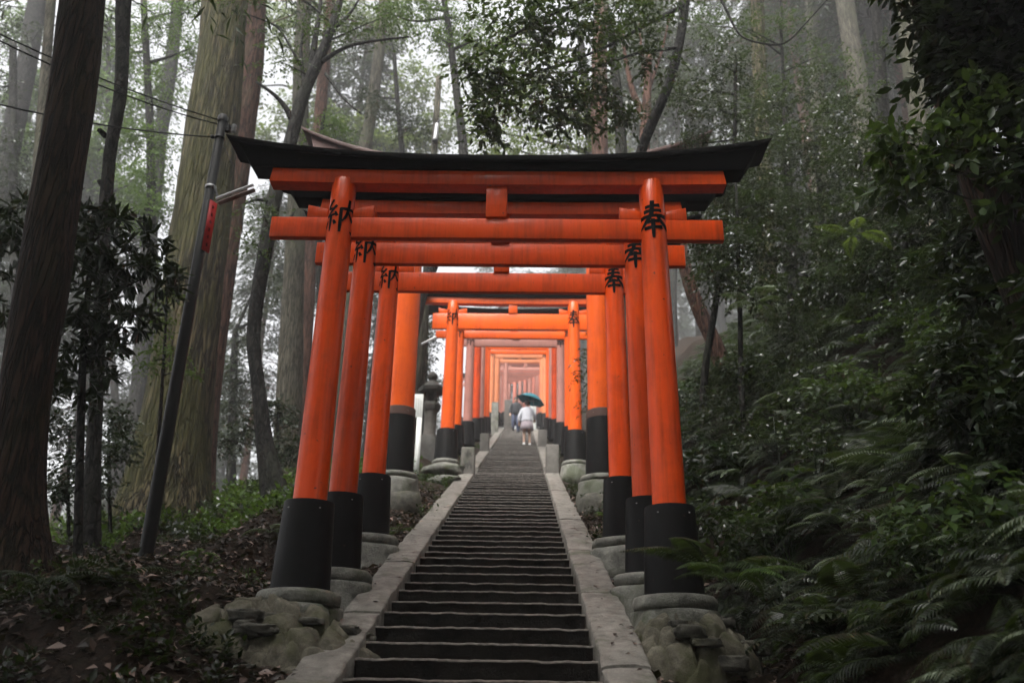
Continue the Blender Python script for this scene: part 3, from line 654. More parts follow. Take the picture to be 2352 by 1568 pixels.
tree('crooked_tree', 'bent grey barked tree with forking upper limbs left of the gates', 13, [(792, -40, 14), (770, 40, 18), (742, 120, 23), (708, 190, 27), (688, 240, 29), (674, 300, 29), (660, 350, 29), (640, 410, 31), (626, 470, 32), (614, 560, 33), (596, 650, 32), (582, 740, 32), (580, 800, 31), (592, 870, 29), (600, 940, 32), (604, 1000, 36), (616, 1060, 42), (624, 1110, 56)], BK_GREY, height=0, flare=0.15, ridge=0.08, segs=20, rng_seed=21,
     branches=[dict(p=[(676, 292, 13), (662, 250, 12.9), (630, 215, 12.8), (588, 188, 12.7)], r=.07), dict(p=[(712, 185, 13), (722, 100, 13.1), (735, 20, 13.2), (740, -40, 13.3)], r=.085), dict(p=[(730, 150, 13), (770, 120, 12.9), (800, 105, 12.8), (850, 95, 12.7), (940, 85, 12.5)], r=.05),
               dict(p=[(748, 170, 13), (790, 230, 12.8), (830, 262, 12.6)], r=.035), dict(p=[(630, 465, 13), (590, 450, 12.8), (560, 470, 12.6)], r=.045), dict(p=[(618, 560, 13), (650, 530, 13.1), (680, 480, 13.3)], r=.04), dict(p=[(690, 150, 13.0), (640, 60, 12.9), (560, 30, 12.7)], r=.03), dict(p=[(700, 215, 13), (690, 120, 13.2), (700, 30, 13.4)], r=.05), dict(p=[(560, 470, 12.6), (556, 540, 12.5)], r=.02), dict(p=[(760, 70, 13), (800, 40, 13), (830, -10, 13)], r=.05)],
     crown=px_clumps([(700, 60, 13, 120, 50, 1.2), (640, 140, 12.8, 70, 40, .7), (780, 70, 12.9, 90, 45, .9), (880, 40, 12.6, 90, 40, .8), (600, 480, 12.6, 60, 40, .5), (590, 560, 12.6, 40, 60, .5), (560, -40, 12.7, 110, 50, 1)], 46, .5, 9, .075, .036, limb=.02, droop=.2), leafm=LF_MID)
tree('curved_tree', 'dark leaning curved trunk above the roof, leafy branches hanging left over the gates', 10.6, [(1590, -200, 16), (1580, -60, 18), (1570, 50, 20), (1552, 140, 21), (1534, 205, 22), (1502, 272, 24), (1470, 345, 25), (1452, 440, 27), (1446, 560, 30)], BK_GREY, ridge=0.05, segs=18, rng_seed=22,
     branches=[dict(p=[(1575, 10, 10.6), (1480, 60, 10.0), (1390, 110, 9.5), (1300, 145, 9.1), (1200, 175, 8.8)], r=.04), dict(p=[(1560, 110, 10.6), (1470, 120, 10.1), (1380, 150, 9.7), (1290, 190, 9.3)], r=.03), dict(p=[(1582, -80, 10.6), (1400, -20, 9.4), (1250, 40, 8.9), (1130, 110, 8.5), (1060, 150, 8.3)], r=.045), dict(p=[(1585, -150, 10.6), (1700, 90, 10.4), (1800, 110, 10.2), (1900, 0, 10)], r=.03)],
     crown=px_clumps([(1190, 60, 8.7, 110, 60, 1.5), (1310, 60, 9.0, 120, 60, 1.5), (1430, 50, 9.5, 110, 70, 1.5), (1120, 155, 8.4, 80, 34, 1.0), (1160, 190, 8.5, 60, 28, .6), (1240, 170, 8.8, 90, 50, 1.1), (1350, 170, 9.2, 90, 50, 1.0), (1130, 240, 8.5, 50, 38, .6), (1230, 250, 8.8, 40, 28, .35), (1310, 235, 9, 60, 38, .6), (1390, 230, 9.4, 60, 40, .5), (1125, 305, 8.5, 30, 20, .34), (1105, 272, 8.5, 34, 18, .3), (1340, 285, 9.1, 34, 24, .3), (1290, 270, 9, 40, 26, .4), (1440, 270, 9.6, 40, 30, .4), (1500, 140, 10, 60, 60, .6), (1260, 0, 8.9, 200, 50, 2), (1450, -60, 9.5, 200, 60, 2)], 46, .36, 8, .105, .05, twig=.0035, droop=.35), leafm=LF_DKG)
tree('forked_tree', 'distant tree with reddish forked limbs above the roof, left of the curved trunk', 17, [(1490, 130, 16), (1486, 220, 20), (1482, 300, 24), (1478, 380, 28)], BK_RED, rng_seed=23, branches=[dict(p=[(1484, 280, 17), (1452, 210, 17), (1436, 130, 17), (1428, 60, 17)], r=.1), dict(p=[(1486, 200, 17), (1474, 120, 17.1), (1468, 50, 17.2)], r=.07), dict(p=[(1488, 210, 17), (1520, 120, 17), (1540, 30, 17)], r=.06)],
     crown=px_clumps([(1440, 20, 17, 90, 50, 1), (1530, 60, 17, 70, 60, .8), (1500, -30, 17, 120, 50, 1)], 50, .5, 8, .085, .04), leafm=LF_GREY)
tree('leaning_trunk', 'reddish trunk leaning between the nearest gate and the fern bank', 14, [(1545, 470, 28), (1562, 560, 29), (1580, 640, 30), (1598, 700, 32)], BK_RED, rng_seed=24)
tree('dark_trunk', 'short dark trunk rising behind the roof left of the curved trunk', 13, [(1400, 40, 16), (1412, 160, 20), (1424, 270, 24), (1428, 350, 27), (1430, 500, 30)], BK_GREY, rng_seed=25, crown=px_clumps([(1420, 60, 13, 60, 60, .8), (1480, 260, 13, 40, 50, .35)], 40, .4, 8, .07, .034), leafm=LF_DARK)
tree('bent_tree', 'dark bent stem in the mist near the top right', 14, [(1998, -40, 24), (2010, 20, 25), (2018, 70, 26), (2020, 150, 28), (2030, 300, 30), (2060, 560, 34)], BK_GREY, rng_seed=26, crown=px_clumps([(2010, 120, 14, 60, 40, .5), (1960, 150, 13.6, 60, 40, .5)], 40, .4, 8, .08, .036), leafm=LF_MID)
def lt(label, Y, stem, clumps, n, leafm, L, W, bark=BK_GREY, name='broadleaf_tree', seed=0, twiglen=.36, k=9, limb=.03, group=None, **kw):
    return tree(name, label, Y, stem, bark, crown=px_clumps(clumps, n, twiglen, k, L, W, limb=limb, **kw), leafm=leafm, rng_seed=seed, group=group)
HZ = 'hazy broadleaf trees behind the gates'
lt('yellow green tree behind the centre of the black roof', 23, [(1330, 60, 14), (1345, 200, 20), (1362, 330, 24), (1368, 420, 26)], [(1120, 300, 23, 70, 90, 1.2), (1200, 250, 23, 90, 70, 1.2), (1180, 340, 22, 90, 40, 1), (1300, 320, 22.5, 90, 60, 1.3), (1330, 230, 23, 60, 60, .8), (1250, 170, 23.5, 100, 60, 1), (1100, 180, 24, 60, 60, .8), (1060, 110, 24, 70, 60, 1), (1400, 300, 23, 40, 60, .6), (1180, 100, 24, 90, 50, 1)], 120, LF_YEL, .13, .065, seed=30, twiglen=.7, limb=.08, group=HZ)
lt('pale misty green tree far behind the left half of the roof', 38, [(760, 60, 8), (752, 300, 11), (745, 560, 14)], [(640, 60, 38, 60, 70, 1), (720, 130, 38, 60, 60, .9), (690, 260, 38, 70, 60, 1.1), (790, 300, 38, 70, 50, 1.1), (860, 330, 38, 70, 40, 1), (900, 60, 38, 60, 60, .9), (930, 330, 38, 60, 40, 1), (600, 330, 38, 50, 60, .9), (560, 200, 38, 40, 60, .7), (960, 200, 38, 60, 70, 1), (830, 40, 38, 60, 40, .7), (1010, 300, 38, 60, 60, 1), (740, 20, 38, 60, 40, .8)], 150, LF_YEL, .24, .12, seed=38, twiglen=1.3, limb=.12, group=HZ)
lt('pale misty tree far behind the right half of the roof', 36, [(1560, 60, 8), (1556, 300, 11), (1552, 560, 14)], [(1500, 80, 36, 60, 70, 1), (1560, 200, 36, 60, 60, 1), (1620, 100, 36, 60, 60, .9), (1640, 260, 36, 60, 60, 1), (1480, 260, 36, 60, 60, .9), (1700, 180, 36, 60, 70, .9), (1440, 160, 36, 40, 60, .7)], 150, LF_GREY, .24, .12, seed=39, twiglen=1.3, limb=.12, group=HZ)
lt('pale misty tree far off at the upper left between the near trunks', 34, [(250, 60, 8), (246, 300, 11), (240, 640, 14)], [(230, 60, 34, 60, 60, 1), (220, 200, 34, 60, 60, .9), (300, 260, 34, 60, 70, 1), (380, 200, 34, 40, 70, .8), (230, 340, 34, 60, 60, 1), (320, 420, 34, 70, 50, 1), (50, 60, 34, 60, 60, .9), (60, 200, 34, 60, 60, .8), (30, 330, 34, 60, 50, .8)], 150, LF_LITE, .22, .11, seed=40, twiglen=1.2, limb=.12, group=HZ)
lt('light green leafy tree above the middle of the roof', 17.5, [(1010, -60, 12), (1030, 60, 14), (1060, 300, 20), (1070, 420, 24)], [(960, 20, 17.5, 90, 40, 1.2), (1050, 40, 17.5, 80, 50, 1.2), (1100, 90, 17.5, 60, 40, .7), (890, 30, 17.5, 50, 30, .5), (1010, 90, 17.5, 50, 30, .5), (980, -50, 17.5, 160, 40, 1.5)], 90, LF_LITE, .10, .05, seed=31, twiglen=.6, limb=.05, group=HZ)
lt('hazy green tree between the black stem and the mossy cedar', 21, [(330, 0, 14), (345, 300, 18), (350, 560, 22), (360, 760, 26)], [(350, 60, 21, 70, 60, 1), (340, 200, 21, 70, 60, .8), (380, 330, 21, 50, 60, .7), (330, 400, 21, 60, 50, .7), (360, 480, 21, 50, 40, .6), (440, 110, 21, 40, 40, .6), (300, 310, 21, 50, 40, .7), (420, 20, 21, 60, 40, .8), (300, 120, 21, 40, 60, .7), (330, 480, 21, 60, 60, .8)], 130, LF_LITE, .11, .05, seed=32, twiglen=.7, limb=.07, group=HZ)
lt('dim dark green tree at the left edge behind the slim pale trunk', 22, [(30, 100, 16), (30, 400, 20), (40, 700, 26)], [(30, 330, 22, 60, 50, 1), (40, 420, 22, 70, 50, 1.2), (20, 90, 22, 50, 60, .6), (0, 200, 22, 40, 50, .5), (60, 500, 22, 60, 40, .8)], 95, LF_DARK, .11, .05, seed=33, twiglen=.7, limb=.07, group=HZ)
lt('pale leafy tree low down between the reddish cedar and the bent tree', 25, [(540, 760, 14), (536, 900, 18), (530, 1060, 22)], [(530, 850, 25, 50, 40, 1), (520, 940, 25, 50, 40, 1), (560, 780, 25, 40, 40, .7), (545, 1010, 24, 50, 40, 1), (600, 720, 25, 40, 50, .6), (640, 580, 25, 40, 60, .6), (620, 650, 25, 40, 40, .6), (560, 880, 25, 50, 50, 1)], 80, LF_GREY, .12, .055, seed=34, twiglen=.7, limb=.07, group=HZ)
lt('small fresh green tree peeping over the left end of the black roof', 18, [(745, 260, 8), (735, 330, 10), (730, 480, 14)], [(770, 285, 18, 40, 28, .8), (730, 320, 18, 50, 20, .6), (790, 320, 18, 40, 20, .5)], 80, LF_LITE, .09, .045, seed=35, twiglen=.45, limb=.03, group=HZ)
lt('dim leafy tree seen through the gap beside the stone lantern', 27, [(985, 560, 8), (975, 900, 14)], [(985, 760, 27, 26, 40, 1), (975, 830, 27, 26, 40, 1), (1000, 890, 27, 26, 30, 1), (960, 900, 27, 20, 30, .7)], 75, LF_GREY, .12, .06, name='broadleaf_tree', seed=41, twiglen=.6, limb=.06)
lt('dark drooping conifer spray behind the grey trunk above the roof', 23, [(905, 120, 9), (915, 260, 11), (925, 360, 13)], [(930, 270, 23, 45, 40, 1), (870, 250, 23, 40, 24, .5), (960, 290, 23, 40, 28, .7), (850, 215, 23, 40, 20, .4)], 70, LF_CON, .16, .03, name='conifer', seed=36, twiglen=.6, k=12, limb=.04, droop=.6)
lt('dark evergreen shrub at the foot of the bent grey tree', 17, [(640, 930, 7), (635, 1080, 9)], [(640, 950, 17, 50, 40, 1.2), (600, 930, 17, 30, 30, .5), (660, 1030, 16.5, 50, 40, 1.2), (560, 980, 17, 40, 30, .6), (520, 1010, 17, 30, 30, .5)], 70, LF_DARK, .09, .045, name='evergreen_shrub', seed=37, twiglen=.4)
for i, (lab, Y, stem, cl, n, lm, L, W, kw) in enumerate([
    ('grey green small leaved tree beside the right tip of the black roof', 11.5, [(1690, 120, 7), (1688, 330, 9), (1660, 560, 12), (1645, 700, 15)], [(1650, 250, 11.5, 100, 70, 1.1), (1700, 380, 11.3, 70, 70, .9), (1660, 150, 11.5, 90, 60, .8), (1640, 430, 11.2, 60, 50, .9), (1690, 500, 11, 80, 60, 1), (1640, 600, 11, 70, 60, 1), (1560, 210, 11.8, 50, 70, .5), (1600, 330, 11.8, 40, 40, .4), (1740, 450, 11.2, 60, 60, .8)], 135, LF_GREY, .07, .034, {}),
    ('dense dark leafy tree in the middle of the right bank', 12.5, [(1870, 260, 8), (1880, 420, 11), (1900, 650, 16)], [(1860, 330, 12.5, 90, 70, 1.3), (1930, 260, 12.5, 80, 60, .9), (1800, 470, 12.3, 90, 70, 1.3), (1930, 400, 12.2, 100, 80, 1.5), (1860, 560, 12, 110, 70, 1.5), (1980, 520, 12, 90, 70, 1.3), (1770, 590, 12, 80, 60, 1.2), (1920, 480, 12, 90, 60, 1.2)], 130, LF_GREY, .078, .037, {}),
    ('dark bush between the dense tree and the bright leaves on the right', 9.6, [(2070, 330, 8), (2080, 560, 12), (2090, 740, 16)], [(2050, 420, 9.6, 80, 80, 1.1), (2110, 560, 9.4, 90, 80, 1.3), (2010, 610, 9.4, 80, 60, 1.1), (2170, 480, 9.2, 70, 70, 1), (2060, 320, 9.8, 60, 60, .6), (2220, 600, 9, 90, 70, 1.2)], 110, LF_DARK, .085, .042, {}),
    ('thin leafed sapling against the mist at the top right', 14.2, [(1790, -20, 6), (1800, 200, 8), (1820, 480, 11)], [(1700, 60, 14, 80, 60, .7), (1790, 60, 14, 80, 50, .6), (1880, 130, 14, 70, 50, .6), (1800, 200, 14, 80, 60, .7), (1960, 230, 13.8, 80, 60, .7), (1620, 60, 14, 50, 60, .5), (1760, 280, 14, 60, 60, .5)], 95, LF_MID, .078, .035, {}),
    ('bush of bright green broad leaves catching light at the right edge', 4.85, [(2390, 260, 7), (2410, 460, 9), (2450, 700, 12)], [(2090, 330, 4.85, 70, 46, .8), (2170, 290, 4.85, 60, 50, .7), (2250, 240, 4.75, 70, 50, .9), (2330, 230, 4.7, 60, 50, .8), (2060, 400, 4.9, 40, 30, .35), (2150, 380, 4.85, 70, 40, .6), (2290, 330, 4.7, 80, 50, .8), (2340, 440, 4.65, 60, 60, .6)], 42, LF_MID, .10, .05, dict(hi=True, k=6, limb=.02, whorl=True, twiglen=.3, ang=1.0)),
    ('shadowy bush below the bright leaves at the right edge', 6.0, [(2300, 480, 8), (2310, 640, 10), (2330, 900, 12)], [(2280, 500, 6.1, 80, 60, 1), (2200, 560, 6.3, 60, 60, .8), (2330, 600, 5.9, 70, 70, 1), (2250, 660, 6, 80, 50, .9)], 55, LF_DARK, .11, .05, dict(hi=True, k=8)),
    ('dark bush right of the bright orange gate with twigs over its pillar', 15.5, [(1372, 760, 6), (1370, 900, 8), (1366, 1020, 10)], [(1352, 840, 15.5, 18, 60, .5), (1350, 920, 15.5, 20, 40, .4), (1322, 870, 15.2, 20, 26, .07), (1316, 820, 15.2, 12, 14, .04), (1380, 800, 15.5, 30, 60, .6)], 60, LF_DARK, .07, .034, dict(twiglen=.25, limb=.012)),
]):
    kk = dict(kw); lt(lab, Y, stem, cl, n, lm, L, W, name='evergreen_shrub' if 'bush' in lab else 'broadleaf_tree', seed=50+i, **kk)
for i, (lab, Y, stem, cl, n, lm, L) in enumerate([
    ('dark bush filling the gap right of the nearest gate under the roof tip', 10.2, [(1690, 420, 6), (1700, 700, 11)], [(1620, 520, 10.2, 50, 60, 1), (1700, 560, 10, 80, 70, 1.4), (1660, 440, 10.4, 60, 60, 1), (1640, 630, 10, 60, 50, 1.1), (1740, 660, 9.8, 80, 50, 1.2), (1740, 470, 10.2, 60, 60, 1)], 90, LF_GREY, .07),
    ('tall leafy shrub with glinting leaves behind the roof tip on the right', 13.2, [(1800, 250, 7), (1815, 640, 13)], [(1720, 300, 13.2, 80, 70, 1.2), (1800, 360, 13, 80, 80, 1.4), (1770, 230, 13.3, 70, 60, 1), (1850, 460, 13, 80, 70, 1.3), (1700, 420, 13, 60, 60, 1), (1880, 200, 13.3, 70, 60, .8)], 100, LF_GREY, .075),
    ('dark round bush high on the bank below the pale trunks', 11.0, [(1980, 380, 7), (1985, 700, 13)], [(1970, 340, 11, 80, 60, 1), (2020, 470, 10.8, 90, 70, 1.4), (1940, 560, 10.6, 80, 60, 1.3), (2080, 620, 10.4, 90, 60, 1.3), (1900, 640, 10.4, 80, 50, 1.1), (2130, 400, 10.6, 70, 60, 1)], 100, LF_GREY, .08),
    ('black green bush behind the bright leaves near the right edge', 8.2, [(2200, 420, 7), (2210, 760, 13)], [(2180, 420, 8.2, 80, 60, 1.1), (2260, 520, 8, 90, 70, 1.4), (2150, 620, 8, 90, 60, 1.3), (2320, 640, 7.8, 80, 60, 1.2), (2230, 700, 7.8, 100, 50, 1.3), (2340, 420, 8, 70, 70, 1.1)], 90, LF_DARK, .09),
    ('low dark bush halfway down the bank near the right edge', 5.6, [(2240, 760, 6), (2250, 960, 10)], [(2230, 800, 5.6, 90, 60, 1.1), (2310, 900, 5.4, 70, 60, 1), (2180, 860, 5.5, 60, 50, .8)], 50, LF_DARK, .085)]):
    lt(lab, Y, stem, cl, n, lm, L, L*.48, name='evergreen_shrub', seed=130+i, twiglen=.34)
# big dark tree in the near right corner, its crown overhanging the bank
tree('overhanging_tree', 'black silhouetted tree filling the top right corner', 5.4, [(2090, -500, 60), (2105, -200, 70), (2135, 0, 78), (2195, 250, 84), (2290, 520, 92), (2430, 850, 104)], BK_DARK, segs=26, rng_seed=70,
     crown=px_clumps([(2150, 40, 5.2, 50, 60, .8), (2230, 60, 5.0, 90, 80, 1.6), (2330, 60, 4.9, 80, 90, 1.6), (2160, 150, 5.2, 40, 60, .6), (2260, 170, 5, 70, 50, 1), (2340, 190, 4.9, 50, 40, .6), (2150, -120, 5, 140, 90, 2), (2400, -150, 4.6, 200, 160, 4), (2250, -400, 4.4, 300, 160, 6), (2500, 300, 4.6, 160, 200, 4), (2560, -500, 3.6, 400, 260, 8), (2520, 700, 4.3, 140, 180, 3)], 75, .4, 9, .115, .05, limb=.05, hi=True), leafm=LF_DARK)
# glossy dark bush on the left
tree('rhododendron', 'dark glossy large leaved bush beside the massive trunk on the left', 8.1, [(215, 480, 8), (205, 640, 12), (190, 800, 16), (185, 1000, 18), (178, 1260, 22)], BK_GREY, segs=12, rng_seed=71,
     crown=px_clumps([(250, 520, 8.0, 70, 40, 1), (320, 570, 8.0, 70, 40, 1.1), (200, 600, 8, 80, 50, 1.2), (330, 640, 8.0, 60, 40, .8), (240, 680, 8, 90, 50, 1.1), (160, 760, 8.1, 70, 60, 1), (290, 750, 8.1, 50, 40, .6), (210, 830, 8.1, 70, 50, .8), (40, 480, 8.2, 60, 40, .9), (20, 580, 8.2, 50, 60, 1), (180, 480, 8.1, 40, 30, .5), (140, 880, 8.2, 60, 50, .7), (10, 700, 8.3, 40, 60, .8)], 26, .34, 10, .17, .05, limb=.025, hi=True, whorl=True, ang=1.05, droop=.15, up=.9), leafm=LF_DARK)
lt('light green sapling with small leaves in front of the mossy cedar', 10.6, [(385, 640, 5), (378, 800, 7), (365, 1000, 9), (352, 1180, 10)], [(390, 680, 10.6, 55, 22, .8), (360, 730, 10.6, 60, 30, .9), (385, 800, 10.6, 50, 30, .8), (425, 850, 10.5, 34, 18, .45), (340, 830, 10.6, 40, 30, .5), (370, 610, 10.6, 40, 20, .4)], 48, LF_LITE, .06, .028, BK_GREY, 'sapling', 80, .3, 8, .012)
for i, (lab, Y, stem, cl) in enumerate([
    ('dark low shrub behind the foot of the massive left trunk', 11.5, [(160, 1000, 6), (155, 1180, 8)], [(150, 980, 11.5, 60, 50, 1), (190, 1060, 11.4, 70, 50, 1.2), (130, 1120, 11.2, 50, 40, 1), (260, 960, 11.6, 50, 50, .8)]),
    ('dark low shrub left of the mossy cedar base', 12.6, [(250, 1000, 6), (250, 1150, 8)], [(260, 1040, 12.6, 50, 40, 1), (230, 1110, 12.4, 60, 40, 1), (290, 1000, 12.8, 40, 40, .8)])]):
    lt(lab, Y, stem, cl, 62, LF_DARK, .085, .042, name='evergreen_shrub', seed=85+i)

# far cedars in the mist: three grown, the rest copies
def far_proto(seed, bark, lo_=.30, nb=120, cr=4.2, lf=.55):
    rs = np.random.RandomState(seed); h = rs.uniform(27, 33)
    Q = np.stack([np.linspace(0, rs.normal(0, .6), 26)+np.array([fbm(i*.2, seed, 0, 2) for i in range(26)])*.15, np.zeros(26), np.linspace(-1, h, 26)], -1); r = np.linspace(.40, .06, 26)*rs.uniform(.8, 1.2)
    b = MB(); b.tube(Q, r, 12); lb = MB(); top_crown(h*lo_, h, cr, nb, leaf=lf)(lb, b, Q, r, rs)
    for i in range(14):
        z = rs.uniform(6, h*.5); a = rs.uniform(0, 6.28); L = rs.uniform(.6, 2.2); c = np.array([0, 0, z]); d = np.array([math.cos(a), math.sin(a), -.35]); b.tube(np.array([c, c+d*L*.5, c+d*L]), [.04, .03, .01], 4)
    root = empty('cedar', (0, 0, 0)); t = b.build('trunk', bark, root); c = lb.build('crown', LF_CON, root, smooth=False); return root, t, c
PROT = [far_proto(100+i, m) for i, m in enumerate((BK_GREY, BK_PALE, BK_RED, BK_GREY))]+[far_proto(110+i, m, .46, 170, 4.6, .5) for i, m in enumerate((BK_GREY, BK_PALE, BK_RED))]
rs = np.random.RandomState(77); spots = []
tries = 0
while len(spots) < 230 and tries < 9000:
    tries += 1
    y = 50+rs.uniform(0, 1)**.8*95; x = rs.uniform(-.9*y, .9*y)
    if abs(x) < 5 and y < 75: continue
    du = 1176+FPX*(x-.265)/(y*.98)
    if (400 < du < 720 or -80 < du < 140) and y < 75 and rs.rand() < .75: continue
    if any((x-a)**2+(y-b_)**2 < 9 for a, b_ in spots): continue
    spots.append((x, y))
mids = []; tries = 0
while len(mids) < 22 and tries < 5000:
    tries += 1; y = rs.uniform(23, 50); x = rs.uniform(-.8*y, .8*y)
    if abs(x) < 7 or (x < 0 and y < 36) or any((x-a)**2+(y-b_)**2 < 13 for a, b_ in mids): continue
    mids.append((x, y))
spots += mids
spots += [(-9, -6), (8, -7), (-14, 1), (13, -1), (0.5, -14), (-6, -15), (9, -16), (17, 8), (-17, 9), (16, 15), (-1.5, -7.5), (4.5, -9.5), (3, -20), (-5, -21), (-13, -18), (13, -19), (-1, -29), (7, -30), (-8, -31), (16, -30), (-17, -30), (22, -14), (-22, -8), (26, -22), (-27, -20)]  # out-of-view cedars added to shade the foreground and shut out light from behind
first = [True]*7
nfar = len(spots)
for i, (x, y) in enumerate(spots):
    k = i % 4 if y > 50 else 4+i % 3; root, t, c = PROT[k]
    if first[k]: first[k] = False
    else:
        r2 = root.copy(); COL.objects.link(r2)
        for q in (t, c): q2 = q.copy(); COL.objects.link(q2); q2.parent = r2
        root = r2
    root.location = (x, y, float(ground(x, y))); root.rotation_euler = (0, 0, rs.uniform(0, 6.28)); s = rs.uniform(.85, 1.2); root.scale = (s, s, s)
    tag(root, 'tall slender cedar fading into the mist far behind the gates' if y > 50 else 'tall cedar in thin mist some way behind the nearest gates' if y > 20 else 'added unseen cedar blocking light beside and behind the foot of the stairs', 'tree', 'far cedars in the mist' if y > 50 else 'cedars standing further up the misty slope' if y > 20 else 'added light blocking cedars round the foot of the stairs')

# out-of-view evergreens added round the foot of the stairs, oversized leaves blocking sky light
def canopy_proto(seed):
    rs = np.random.RandomState(seed); h = 11.5; Q = np.stack([np.array([fbm(i*.25, seed, 0, 2) for i in range(18)])*.5, np.array([fbm(i*.25, seed, 7, 2) for i in range(18)])*.5, np.linspace(-.6, h, 18)], -1)
    b = MB(); b.tube(Q, np.linspace(.28, .08, 18), 12); lb = MB()
    for i in range(30):
        a = rs.uniform(0, 6.28); R_ = 5.2*math.sqrt(rs.uniform(.02, 1)); c = np.array([R_*math.cos(a), R_*math.sin(a), h+rs.uniform(-.4, 1.6)-.06*R_*R_*.5])
        b.tube(resample(np.array([Q[12+rs.randint(0, 5)], c*[.5, .5, 1]-[0, 0, .5], c]), np.ones(3), .5)[0], .03, 5); clump_sprays(lb, c, (1.3, 1.3, .5), 26, .8, 9, .30, .15, rng=rs)
    root = empty('sky_blocker_tree', (0, 0, 0)); return root, b.build('trunk', BK_GREY, root), lb.build('crown', LF_DARK, root, smooth=False)
CAN = [canopy_proto(400), canopy_proto(401)]
for i, (x, y, dz) in enumerate([(-7.5, -1, 2), (6.5, -2.5, 1), (-3.2, -6, 3), (4.2, -8, 3), (-11, 5, 1.5), (9.5, 2.5, 0), (0.8, -12, 3), (-8.5, -9, 2), (10, -8, 1), (12.5, 7, -1), (-6.5, 2.2, 4), (7.0, 1.0, 3), (-2, -24, -4), (5, -26, -5), (-9, -25, -5), (12, -24, -4), (-16, -22, -3), (19, -20, -3), (-18, -12, -3), (17, -10, -3), (0, -33, 2), (9, -34, 2), (-10, -34, 2), (24, -28, 0), (-24, -28, 0), (-22, -2, -3), (22, 0, -3)]):
    root, t, c = CAN[i % 2]
    if i > 1:
        r2 = root.copy(); COL.objects.link(r2)
        for q in (t, c): q2 = q.copy(); COL.objects.link(q2); q2.parent = r2
        root = r2
    root.location = (x, y, float(ground(x, y))+dz*0); root.rotation_euler = (0, 0, i*1.7); root.scale = (1, 1, 1+dz*.06) if y > -18 else (1.25, 1.25, .85)
    tag(root, 'added unseen evergreen blocking sky light over the foot of the stairs', 'tree', 'added unseen evergreens blocking sky light')

# ------------------------------------------------------------------ ferns, herbs, litter
def fern_geo(seed, nf=8, L=.7, pairs=20, wid=.2, flat=0.0):
    rs = np.random.RandomState(seed); b = MB()
    for i in range(nf):
        a = i*2*math.pi/nf+rs.uniform(-.35, .35); l = L*rs.uniform(.75, 1.15); e0 = rs.uniform(.75, 1.15)-flat; bend = rs.uniform(1.1, 1.7)-flat*.5
        t = np.linspace(0, 1, 12); ang = e0-bend*t; dr = np.cumsum(np.cos(ang))*l/12; dz = np.cumsum(np.sin(ang))*l/12; sw = rs.normal(0, .12)*t**2*l
        ca, sa = math.cos(a), math.sin(a)
        C = np.stack([dr*ca-sw*sa, dr*sa+sw*ca, dz], -1); b.tube(C, np.linspace(.005, .0015, 12), 3, cap=False)
        tp = np.linspace(.16, .985, pairs); P = np.stack([np.interp(tp, t, C[:, q]) for q in range(3)], -1)
        T = unit(np.stack([np.interp(tp, t, np.gradient(C[:, q])) for q in range(3)], -1)); S = unit(np.cross(T, [0, 0, 1.0])); Nn = np.cross(S, T)
        w = wid*l/.7*np.clip(np.minimum((tp-.05)*3.2, 1), 0, 1)*(1-tp**1.6)+.012
        for sg in (1, -1):
            D = S*sg*.92+T*.42-np.array([0, 0, .16]); V, Q, T3 = leaf_geo(P, D, Nn+rs.normal(0, .12, P.shape), w*rs.uniform(.9, 1.08, pairs), l/pairs*.66, False, .16); b.add(V, Q, T3)
    return b
FERNS = []
for i in range(6):
    b = fern_geo(200+i, nf=[8, 7, 9, 6, 8, 7][i], L=[.62, .78, .55, .9, .7, .66][i], pairs=[20, 24, 18, 26, 22, 20][i], wid=[.17, .2, .15, .22, .19, .18][i])
    FERNS.append(to_mesh('fern', np.vstack(b.V), [np.vstack(b.Q)], LF_PALE if i == 5 else LF_FERN, False))
def rot_to(x, y, rs, tilt=.55):
    e = .15; n = Vector((-(float(ground(x+e, y))-float(ground(x-e, y)))/(2*e), -(float(ground(x, y+e))-float(ground(x, y-e)))/(2*e), 1)).normalized()
    n = n.lerp(Vector((0, 0, 1)), 1-tilt).normalized(); q = Vector((0, 0, 1)).rotation_difference(n)
    return (q.to_matrix() @ Matrix.Rotation(rs.uniform(0, 6.28), 3, 'Z'))
rs = np.random.RandomState(9)
def proj(P):
    d = np.asarray(P)-CAM; z = d@FW; return 1176+FPX*(d@RT)/z, 784-FPX*(d@UP)/z, z
FS = []; k = 0
while len(FS) < 950 and k < 30000:
    k += 1; y = rs.uniform(2.6, 19); x = rs.uniform(1.72, 8.5)
    if x < 2.0+(0.12 if y < 9 else 0) and rs.rand() < .75: continue
    P = np.array([x, y, float(ground(x, y))]); u, v, z = proj(P)
    if z < 1.6 or u > 2560 or v > 1850 or v < 300: continue
    if any(abs(x-q[0])+abs(y-q[1]) < .11+.009*y for q in FS): continue
    FS.append((x, y, P[2], z))
FS.sort(key=lambda q: q[3])
for i, (x, y, z, dd) in enumerate(FS[:270]):
    v = int(rs.randint(0, 6)) if rs.rand() < .75 else 0
    o = bpy.data.objects.new('fern', FERNS[v]); COL.objects.link(o); R3 = rot_to(x, y, rs).to_4x4(); s = rs.uniform(.55, .95)
    o.matrix_world = Matrix.Translation((x, y, z-.02)) @ R3 @ Matrix.Diagonal((s, s, s*.95, 1))
    if v == 5: tag(o, 'pale frosty looking fern on the dark bank right of the gates', 'fern', 'pale ferns on the right bank')
    else: tag(o, 'dark green fern on the steep bank right of the gates', 'fern', 'dark ferns on the right bank')
